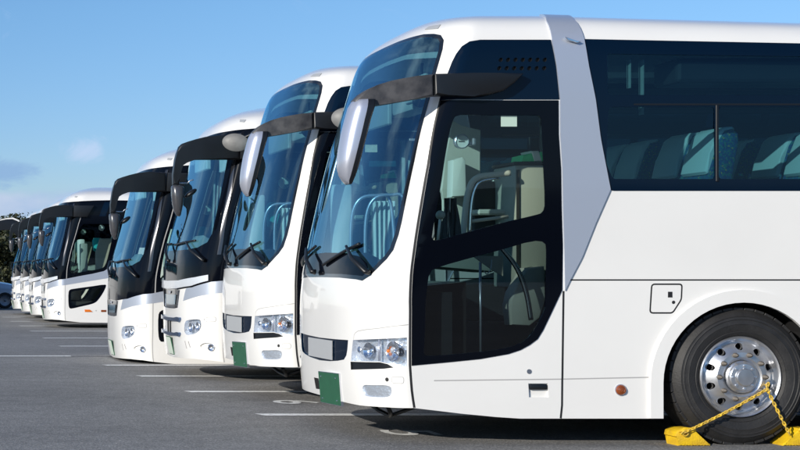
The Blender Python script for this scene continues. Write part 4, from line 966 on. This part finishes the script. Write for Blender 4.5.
# ------------------------------------------------------------------ the ground
F_ = 1500.0
def gpt(px, py):
    Y = F_*CAM_H/(py-272); return ((px+90)/F_*Y, Y)
def asphalt():
    m = bpy.data.materials.new('asphalt'); m.use_nodes = True; nt = m.node_tree; b = nt.nodes['Principled BSDF']; b.inputs['Roughness'].default_value = 0.78
    tco = N(nt, 'ShaderNodeTexCoord')
    def noi(scale, det=4, stretch=None):
        t = N(nt, 'ShaderNodeTexNoise'); t.inputs['Scale'].default_value = scale; t.inputs['Detail'].default_value = det
        src = tco.outputs['Object']
        if stretch:
            mp_ = N(nt, 'ShaderNodeMapping'); mp_.inputs['Scale'].default_value = stretch; nt.links.new(src, mp_.inputs[0]); src = mp_.outputs[0]
        nt.links.new(src, t.inputs['Vector']); return t.outputs['Fac']
    grain = N(nt, 'ShaderNodeTexVoronoi'); grain.inputs['Scale'].default_value = 75; nt.links.new(tco.outputs['Object'], grain.inputs['Vector'])
    r1 = N(nt, 'ShaderNodeValToRGB'); nt.links.new(grain.outputs['Color'], r1.inputs[0])
    r1.color_ramp.elements[0].color = (0.135, 0.131, 0.128, 1); r1.color_ramp.elements[1].color = (0.36, 0.35, 0.335, 1); r1.color_ramp.elements[0].position = 0.1
    e = r1.color_ramp.elements.new(0.6); e.color = (0.215, 0.210, 0.203, 1)
    big = N(nt, 'ShaderNodeMapRange'); nt.links.new(noi(0.35, 5, (0.35, 1, 1)), big.inputs[0]); big.inputs[1].default_value = 0.3; big.inputs[2].default_value = 0.7; big.inputs[3].default_value = 0.80; big.inputs[4].default_value = 1.14
    med = N(nt, 'ShaderNodeMapRange'); nt.links.new(noi(3.5, 6), med.inputs[0]); med.inputs[1].default_value = 0.3; med.inputs[2].default_value = 0.7; med.inputs[3].default_value = 0.88; med.inputs[4].default_value = 1.12
    mu = N(nt, 'ShaderNodeMath', operation='MULTIPLY'); nt.links.new(big.outputs[0], mu.inputs[0]); nt.links.new(med.outputs[0], mu.inputs[1])
    st = N(nt, 'ShaderNodeMapRange', interpolation_type='SMOOTHSTEP'); nt.links.new(noi(1.1, 3, (.5, 1.3, 1)), st.inputs[0]); st.inputs[1].default_value = 0.62; st.inputs[2].default_value = 0.74; st.inputs[3].default_value = 1.0; st.inputs[4].default_value = 0.72   # oil and wet patches
    mu2 = N(nt, 'ShaderNodeMath', operation='MULTIPLY'); nt.links.new(mu.outputs[0], mu2.inputs[0]); nt.links.new(st.outputs[0], mu2.inputs[1]); mu = mu2
    mx = N(nt, 'ShaderNodeVectorMath', operation='SCALE'); nt.links.new(r1.outputs[0], mx.inputs[0]); nt.links.new(mu.outputs[0], mx.inputs['Scale'])
    nt.links.new(mx.outputs[0], b.inputs['Base Color'])
    bp = N(nt, 'ShaderNodeBump'); bp.inputs['Strength'].default_value = 0.55; bp.inputs['Distance'].default_value = 0.006; nt.links.new(grain.outputs['Distance'], bp.inputs['Height']); nt.links.new(bp.outputs[0], b.inputs['Normal'])
    return m
ASPH = asphalt()
bm = bmesh.new(); bmesh.ops.create_grid(bm, x_segments=2, y_segments=2, size=2500); g = obj('ground', bm, ASPH); tag(g, 'dark grey asphalt of the coach park', kind='structure')
def paint():
    m = bpy.data.materials.new('road_paint'); m.use_nodes = True; nt = m.node_tree; b = nt.nodes['Principled BSDF']; b.inputs['Roughness'].default_value = 0.7
    tco = N(nt, 'ShaderNodeTexCoord'); t = N(nt, 'ShaderNodeTexNoise'); t.inputs['Scale'].default_value = 22; t.inputs['Detail'].default_value = 8; nt.links.new(tco.outputs['Object'], t.inputs['Vector'])
    r = N(nt, 'ShaderNodeValToRGB'); nt.links.new(t.outputs['Fac'], r.inputs[0]); r.color_ramp.elements[0].position = 0.27; r.color_ramp.elements[0].color = (0.25, 0.25, 0.25, 1); r.color_ramp.elements[1].position = 0.46; r.color_ramp.elements[1].color = (0.80, 0.80, 0.78, 1)
    nt.links.new(r.outputs[0], b.inputs['Base Color']); return m
PAINT = paint()
bm = bmesh.new()
def sheet(x0, x1, y0, y1, z=0.004, cut=0.05):
    n = max(1, int((x1-x0)/.5)); 
    a = [bm.verts.new((x0+(x1-x0)*i/n, y0+random.uniform(-.006, .006), z)) for i in range(n+1)]; b = [bm.verts.new((x0+(x1-x0)*i/n-(cut if i == 0 else 0), y1+random.uniform(-.006, .006), z)) for i in range(n+1)]
    for i in range(n): bm.faces.new((a[i], a[i+1], b[i+1], b[i]))
for px, py in ((262.4, 415.0), (190, 391.9), (141, 376.3), (106.5, 365.4), (60.7, 346.3), (44.7, 338.2), (31.6, 331.3), (20.7, 326.0), (11.4, 321.4), (3.4, 317.3)):
    x, y = gpt(px, py); sheet(x, x+11.5, y-.10, y+.10)
x, y = gpt(71, 356.2); sheet(-14, x, y-.10, y+.10)
x, y = gpt(262.4, 460); sheet(x+.2, x+11.5, y-.10, y+.10)
o = obj('bay_lines', bm, PAINT); tag(o, 'white painted lines of the parking bays', kind='structure')
bm = bmesh.new(); xx, yy = gpt(71, 356.6)
for i in range(30): 
    a = xx+i*.5; q = [(a, yy-.02), (a+.5, yy-.02), (a+.5, yy+.02), (a, yy+.02)]
    bm.faces.new([bm.verts.new((p[0], p[1]+.01*math.sin(i*1.7), .004)) for p in q])
o = obj('ground_joint', bm, SEAM); tag(o, 'dark joint in the asphalt', kind='structure')
# worn bay numbers, painted to be read from the lane in front of the coaches
def bay_number(txt, px, py, wid, dep):
    cu = bpy.data.curves.new('number', 'FONT'); cu.body = txt; cu.size = 1; cu.align_x = 'CENTER'; cu.align_y = 'CENTER'; cu.offset = 0.012
    t = bpy.data.objects.new('number', cu); COL.objects.link(t); bpy.context.view_layer.update()
    me = bpy.data.meshes.new_from_object(t); bpy.data.objects.remove(t)
    xs = [v.co.x for v in me.vertices]; ys = [v.co.y for v in me.vertices]
    cx, cy = (min(xs)+max(xs))/2, (min(ys)+max(ys))/2; w, h = max(xs)-min(xs), max(ys)-min(ys)
    X, Y = gpt(px, py)
    for v in me.vertices:
        u, q = (v.co.x-cx)/w*dep, (v.co.y-cy)/h*wid
        v.co = (X+q, Y-u, 0.004)
    o = link('bay_number', me, PAINT); tag(o, 'white number painted on the asphalt of a bay', kind='structure'); return o
bay_number('5', 410, 433.0, .42, .40); bay_number('6', 296, 402.3, .45, .42)

# ------------------------------------------------------------------ the coaches
ROW = 'white coaches parked side by side in a row'
pa = coach_a(); pa.location = (3.42, Y1, 0)
tag(pa, 'nearest white coach, side and chocked front wheel in view', 'bus', ROW)
def raise_body(root, dz):
    """air springs: the body rides dz higher or lower, the wheels stay on the ground"""
    root.location.z += dz
    for ch in root.children:
        if ch.name.split('.')[0] == 'wheel': ch.location.z -= dz
c2 = copy_tree(pa); c2.location = (3.455, Y1*1.309, 0); raise_body(c2, .085)
tag(c2, 'second white coach from the front, silver mirror and green plate, right behind the nearest one')
for c_, dx in ((pa, .26), (c2, -.045)):
    for ch in c_.children:
        if ch.name.split('.')[0] == 'mirror_bracket': ch.location.x += dx
pb = coach_b(); pb.location = (3.30, Y1*1.58, 0); raise_body(pb, .06)
tag(pb, 'third white coach, black nose panel with silver strip, two dark bars between its headlights', 'bus', ROW)
c4 = copy_tree(pb, skip=('silver_strip', 'grille_bar', 'grille_post')); c4.location = (3.02, Y1*1.886, 0); raise_body(c4, -.14)
tag(c4, 'fourth white coach, plain black nose panel without silver strip or bars')
FAR = ((3.18, 3.09, 0, 'white coach just past the gap, door side and dark lower window showing'), (3.21, 3.43, .0, 'white coach directly behind the one whose door side shows beyond the gap'),
       (3.205, 3.719, .0, 'white coach second from the far end of the row, mostly hidden'), (3.175, 4.0, .0, 'farthest white coach of the row, last before the blue car'))
for X, rel, dz, lab in FAR:
    c = copy_tree(pb); c.location = (X, Y1*rel, 0); c.rotation_euler.z = math.radians((.35, -.3, .2, -.15)[int(rel*7) % 4])
    if dz: raise_body(c, dz)
    tag(c, lab)
# a coach of the opposite row, only its mirror arm reaching into the picture
c9 = copy_tree(pa); c9.location = (3.08, Y1*4.50+2.5, 0); c9.rotation_euler.z = math.pi; tag(c9, 'coach facing the row from the left edge, only its pale-topped curved mirror arm in view')
c9['group'] = 'white coaches facing the row from the left'
for ch in list(c9.children):
    if ch.name.split('.')[0] in ('mirror_arm', 'mirror_shell', 'round_mirror', 'mirror_bracket'):
        for q in list(ch.children): bpy.data.objects.remove(q)
        bpy.data.objects.remove(ch)
bm = bmesh.new()
prism(bm, [(0.9, 2.55), (0.9, 2.92), (0.3, 2.96), (-0.15, 3.08), (-0.38, 3.1), (-0.55, 3.03), (-0.66, 2.9), (-0.7, 2.72), (-0.72, 2.4), (-0.58, 2.38), (-0.52, 2.58), (-0.42, 2.70), (-0.28, 2.76), (0, 2.72), (0.4, 2.60)], 2.40, 2.60, .03, 3)
obj('mirror_arm', bm, BLACKP, c9, smooth=35)
bm = bmesh.new()
prism(bm, [(0.9, 2.925), (0.9, 2.96), (0.3, 3), (-0.15, 3.12), (-0.4, 3.145), (-0.6, 3.06), (-0.69, 2.95), (-0.665, 2.9), (-0.56, 3.03), (-0.38, 3.102), (-0.15, 3.082), (0.3, 2.962)], 2.40, 2.60, .008, 2)
obj('pale_arm_top', bm, WHITE, c9, smooth=35)  # white strip along the upper edge of the arm

# ------------------------------------------------------------------ wheel chocks and their chain
OX, OY = 3.42, Y1
def W(px, py, y): p = at(px, py, y); return (p.x, p.z)
def chock(px, flip_, label):
    root = empty('wheel_chock', (OX+px, OY+.0, 0))
    s = -1 if flip_ else 1
    prof = [(-.155, .0), (-.155, .062), (-.178, .070), (-.170, .105), (-.150, .118), (-.115, .132), (-.02, .130), (.02, .088), (.075, .045), (.128, .012), (.122, .0)]
    # notches of the sole
    sole = []
    for i in range(5):
        a = .095-.045*i; sole += [(a, 0), (a-.008, .012), (a-.022, .012), (a-.030, 0)]
    prof = [(x*.86, z) for x, z in prof][:-1]+[(.107, 0)]+sole
    bm = bmesh.new(); prism(bm, [(s*x, z) for x, z in prof], -.03, .15, .008, 2)
    b = obj('chock_body', bm, YELLOW, root, smooth=35)
    bm = bmesh.new(); prism(bm, [(s*x, z) for x, z in ((-.133, .105), (-.095, .138), (-.02, .138), (.0, .115), (-.03, .10), (-.10, .10))], -.042, -.02, .006, 1); obj('chock_rib', bm, YELLOW, root, smooth=35)
    bm = bmesh.new(); R_ = [Vector((s*-.088+.022*math.cos(a), -.045, .098+.022*math.sin(a))) for a in [2*math.pi*i/12 for i in range(12)]]; tube(bm, R_, .006, 6, close=True); obj('eyelet', bm, CHAINY, root)
    tag(root, label, 'wheel chock', 'yellow wheel chocks'); return root
chock(2.475, False, 'yellow wheel chock in front of the nearest coach wheel, left of the tyre')
chock(3.235, True, 'yellow wheel chock behind the nearest coach wheel, at the right edge')
bm = bmesh.new()
def chain(a, b, sag, n):
    a = Vector(a); b = Vector(b); pts = [a.lerp(b, i/n)+Vector((0, 0, -sag*4*(i/n)*(1-i/n))) for i in range(n+1)]
    for i in range(n):
        c = (pts[i]+pts[i+1])/2; d = pts[i+1]-pts[i]; l = d.length*.72; d.normalize()
        side = d.cross(Vector((0, 1, 0))).normalized(); nr = side.cross(d)
        ax = (side*.6+nr*.8) if i % 2 else (side*.85-nr*.5)
        ax.normalize(); w = l*.42
        ring = [c+d*(l*math.cos(t)*1.0)+ax*(w*math.sin(t)) for t in [2*math.pi*j/12 for j in range(12)]]
        tube(bm, ring, .0052, 6, close=True)
pk = (OX+W(766, 389, -.03)[0], OY-.045, W(766, 389, -.03)[1])
p1 = (OX+W(681, 434, -.04)[0], OY-.052, .095); p2 = (OX+W(789, 437, -.04)[0], OY-.052, .085)
chain(p1, pk, .012, 26); chain(pk, p2, .004, 14); chain(pk, (pk[0]+.02, pk[1]+.02, pk[2]+.045), 0, 2)
tube(bm, [Vector(pk)+Vector((0, .0, .0)), Vector(pk)+Vector((.012, .03, .03)), Vector(pk)+Vector((.03, .08, .02))], .008, 6)
tag(obj('chain', bm, CHAINY), 'yellow chain drawn across the nearest wheel between the two chocks', 'chain')

# ------------------------------------------------------------------ the small car beyond the row
def small_car():
    root = empty('parked_car', (4.10, 54.2, 0)); tag(root, 'pale blue hatchback at the left edge, beyond the end of the row', 'car')
    CB = mat('pale_blue_paint', (.52, .62, .74), .25, metal=.1, coat=1.0)
    # nose at x=0, tail at x=-3.9
    secs = [(0.0, .38, .60, .62), (-.04, .28, .70, .76), (-.18, .25, .80, .80), (-.6, .25, .90, .83), (-1.0, .25, .96, .84), (-1.6, .25, .98, .85), (-2.8, .25, .99, .85), (-3.6, .25, .96, .83), (-3.85, .3, .80, .80), (-3.9, .4, .65, .74)]
    bm = bmesh.new(); rings = []
    for x, z0, z1, hw in secs:
        ring = []
        for y_, z_ in ((-hw*.93, z0), (-hw, z0+.12), (-hw, z1-.18), (-hw*.93, z1-.04), (-hw*.7, z1), (0, z1+.015), (hw*.7, z1), (hw*.93, z1-.04), (hw, z1-.18), (hw, z0+.12), (hw*.93, z0)): ring.append(bm.verts.new((x, y_, z_)))
        rings.append(ring)
    n = len(rings[0])
    for a, b in zip(rings, rings[1:]):
        for j in range(n): bm.faces.new((a[j], a[(j+1) % n], b[(j+1) % n], b[j]))
    bm.faces.new(rings[0][::-1]); bm.faces.new(rings[-1])
    body = obj('body', bm, CB, root, smooth=40)
    bm = bmesh.new(); rings = []
    for x0, x1, z, hw in ((-.95, -3.75, .97, .80), (-1.35, -3.62, 1.30, .72), (-1.6, -3.45, 1.46, .64)):
        rings.append([bm.verts.new(p) for p in ((x0, -hw*.9, z), (x1, -hw, z), (x1, hw, z), (x0, hw*.9, z))])
    for a, b in zip(rings, rings[1:]):
        for j in range(4): bm.faces.new((a[j], a[(j+1) % 4], b[(j+1) % 4], b[j]))
    obj('cabin_glass', bm, NAVYG, root, smooth=30)
    bm = bmesh.new(); rf = [bm.verts.new(p) for p in ((-1.58, -.65, 1.462), (-3.47, -.65, 1.462), (-3.47, .65, 1.462), (-1.58, .65, 1.462))]; f = bm.faces.new(rf); r = bmesh.ops.extrude_face_region(bm, geom=[f]); bmesh.ops.translate(bm, vec=(0, 0, .03), verts=[v for v in r['geom'] if isinstance(v, bmesh.types.BMVert)]); obj('roof', bm, CB, root, smooth=30)
    for sy in (-1, 1):
        for x in (-.72, -3.1):
            bm = bmesh.new(); lathe(bm, [(.19, -.02), (.27, -.02), (.29, .02), (.29, .18), (.18, .18)], 32, x, .29)
            for v in bm.verts: v.co.y = sy*(.86-v.co.y)
            w = obj('wheel', bm, TYRE, root, smooth=40)
            bm = bmesh.new(); lathe(bm, [(.195, .0), (.17, .02), (.05, .03), (0, -.01)], 24, x, .29)
            for v in bm.verts: v.co.y = sy*(.87-v.co.y)
            obj('rim', bm, ALLOYD, w, smooth=40)
        bm = bmesh.new(); prism(bm, [(-.02, .60), (-.06, .70), (-.34, .80), (-.30, .68), (-.10, .60)], sy*.60, sy*.80, .01, 1); obj('headlight', bm, GL_CLEAR if False else CHROME, root, smooth=40)
        bm = bmesh.new(); box(bm, -1.25, -1.10, min(sy*.84, sy*1.0), max(sy*.84, sy*1.0), .98, 1.10, .03, 2); obj('side_mirror', bm, CB, root, smooth=40)
small_car()

# ------------------------------------------------------------------ trees
def leafmat(name, c1, c2):
    m = bpy.data.materials.new(name); m.use_nodes = True; nt = m.node_tree; b = nt.nodes['Principled BSDF']; b.inputs['Roughness'].default_value = 0.6
    oi = N(nt, 'ShaderNodeTexCoord'); t = N(nt, 'ShaderNodeTexNoise'); t.inputs['Scale'].default_value = 1.1; nt.links.new(oi.outputs['Object'], t.inputs['Vector'])
    r = N(nt, 'ShaderNodeValToRGB'); nt.links.new(t.outputs['Fac'], r.inputs[0]); r.color_ramp.elements[0].position = .35; r.color_ramp.elements[1].position = .65
    r.color_ramp.elements[0].color = (*c1, 1); r.color_ramp.elements[1].color = (*c2, 1); nt.links.new(r.outputs[0], b.inputs['Base Color']); return m
LEAF = leafmat('evergreen_leaves', (.014, .024, .008), (.050, .052, .018)); BARK = mat('bark', (.07, .05, .035), .9, noise_amt=.4, noise_scale=8)
def make_tree(h, w, nleaf, seed):
    rnd = random.Random(seed); root = empty('tree')
    bm = bmesh.new(); tube(bm, [(0, 0, 0), (.05, .02, h*.3), (-.04, .05, h*.6), (.0, 0, h*.9)], [.16, .12, .08, .02], 8)
    for i in range(9):
        a = i*2.4; z = h*(.25+.06*i); tube(bm, [(0, 0, z), (w*.25*math.cos(a), w*.25*math.sin(a), z+h*.08), (w*.42*math.cos(a), w*.42*math.sin(a), z+h*.12)], [.05, .03, .01], 5)
    obj('trunk', bm, BARK, root)
    cl = []
    for i in range(46):
        z = rnd.uniform(.06, .95); rr = w*.5*math.sqrt(max(.06, 1-((z-.45)/.58)**2))*rnd.uniform(.35, 1.0); a = rnd.uniform(0, 6.28); cl.append((rr*math.cos(a), rr*math.sin(a), z*h, rnd.uniform(.10, .2)*w))
    V = []; F_l = []
    for i in range(nleaf):
        c = rnd.choice(cl); d = Vector((rnd.gauss(0, 1), rnd.gauss(0, 1), rnd.gauss(0, .8))).normalized()*c[3]*rnd.uniform(.5, 1.1); p = Vector(c[:3])+d
        n = (d.normalized()+Vector((rnd.gauss(0, .5), rnd.gauss(0, .5), rnd.gauss(0, .5)+.3))).normalized(); u = n.orthogonal().normalized(); u = Matrix.Rotation(rnd.uniform(0, 6.28), 3, n) @ u; v = n.cross(u); s = rnd.uniform(.08, .17)
        b = len(V); V += [tuple(p+u*s), tuple(p+v*s*.6), tuple(p-u*s), tuple(p-v*s*.6)]; F_l.append((b, b+1, b+2, b+3))
    me = bpy.data.meshes.new('crown'); me.from_pydata(V, [], F_l); link('crown', me, LEAF, root); return root
ta = make_tree(5.2, 4.8, 17000, 1); tb = make_tree(4.6, 5.2, 16000, 2)
rnd = random.Random(5)
BACK = [(-4.5, 92), (-.8, 90), (1.8, 93), (4.6, 90.5), (7.4, 92), (10.5, 90)]
BLAB = ['dark evergreen tree of the far hedge, cut by the left edge of the picture', 'dark evergreen tree right above the blue car in the far hedge', 'dark evergreen tree between the blue car and the farthest coach',
        'dark evergreen tree just behind the nose of the farthest coach', 'far hedge tree hidden behind the farthest coaches, nearest to their noses', 'far hedge tree hidden deepest behind the row of coaches']
for i, (x, y) in enumerate(BACK):
    t = (ta, tb)[i % 2]; t = t if i < 2 else copy_tree(t)
    t.location = (x, y, 0); t.rotation_euler.z = i*1.3; t.scale = (1, 1, rnd.uniform(.82, .98)); tag(t, BLAB[i], 'tree', 'trees of the far hedge')
# a low wooded ridge behind the viewpoint, which the glass and paint mirror; another added unseen in the west to darken reflections
def ridge(name, x0, y0, x1, y1, h, label):
    d = Vector((x1-x0, y1-y0, 0)); n = 90; bm = bmesh.new(); w = d.orthogonal().normalized() if False else Vector((-d.y, d.x, 0)).normalized(); rows = []
    for j, (off, k) in enumerate(((0, 0), (10, .55), (24, .85), (45, 1), (80, .75), (120, 0))):
        rows.append([bm.verts.new(Vector((x0, y0, 0))+d*(i/n)+w*off+Vector((0, 0, (h*k*(1+.10*noise.noise(Vector((i*.05, j*.3, 1)))) + (.8*noise.noise(Vector((i*.7, j*1.3, 4))) if k else 0)) - (0.5 if k == 0 else 0)))) for i in range(n+1)])
    for r0, r1 in zip(rows, rows[1:]):
        for i in range(n): bm.faces.new((r0[i], r0[i+1], r1[i+1], r1[i]))
    tag(obj(name, bm, mat('wooded_hill', (.020, .028, .012), .9, noise_amt=.5, noise_scale=.2), smooth=80), label, kind='structure')
ridge('hills', 320, -170, -260, -170, 14.5, 'low wooded ridge behind the viewpoint')
ridge('hills', -220, -160, -240, 240, 9, 'unseen wooded ridge added to the west to darken reflections')
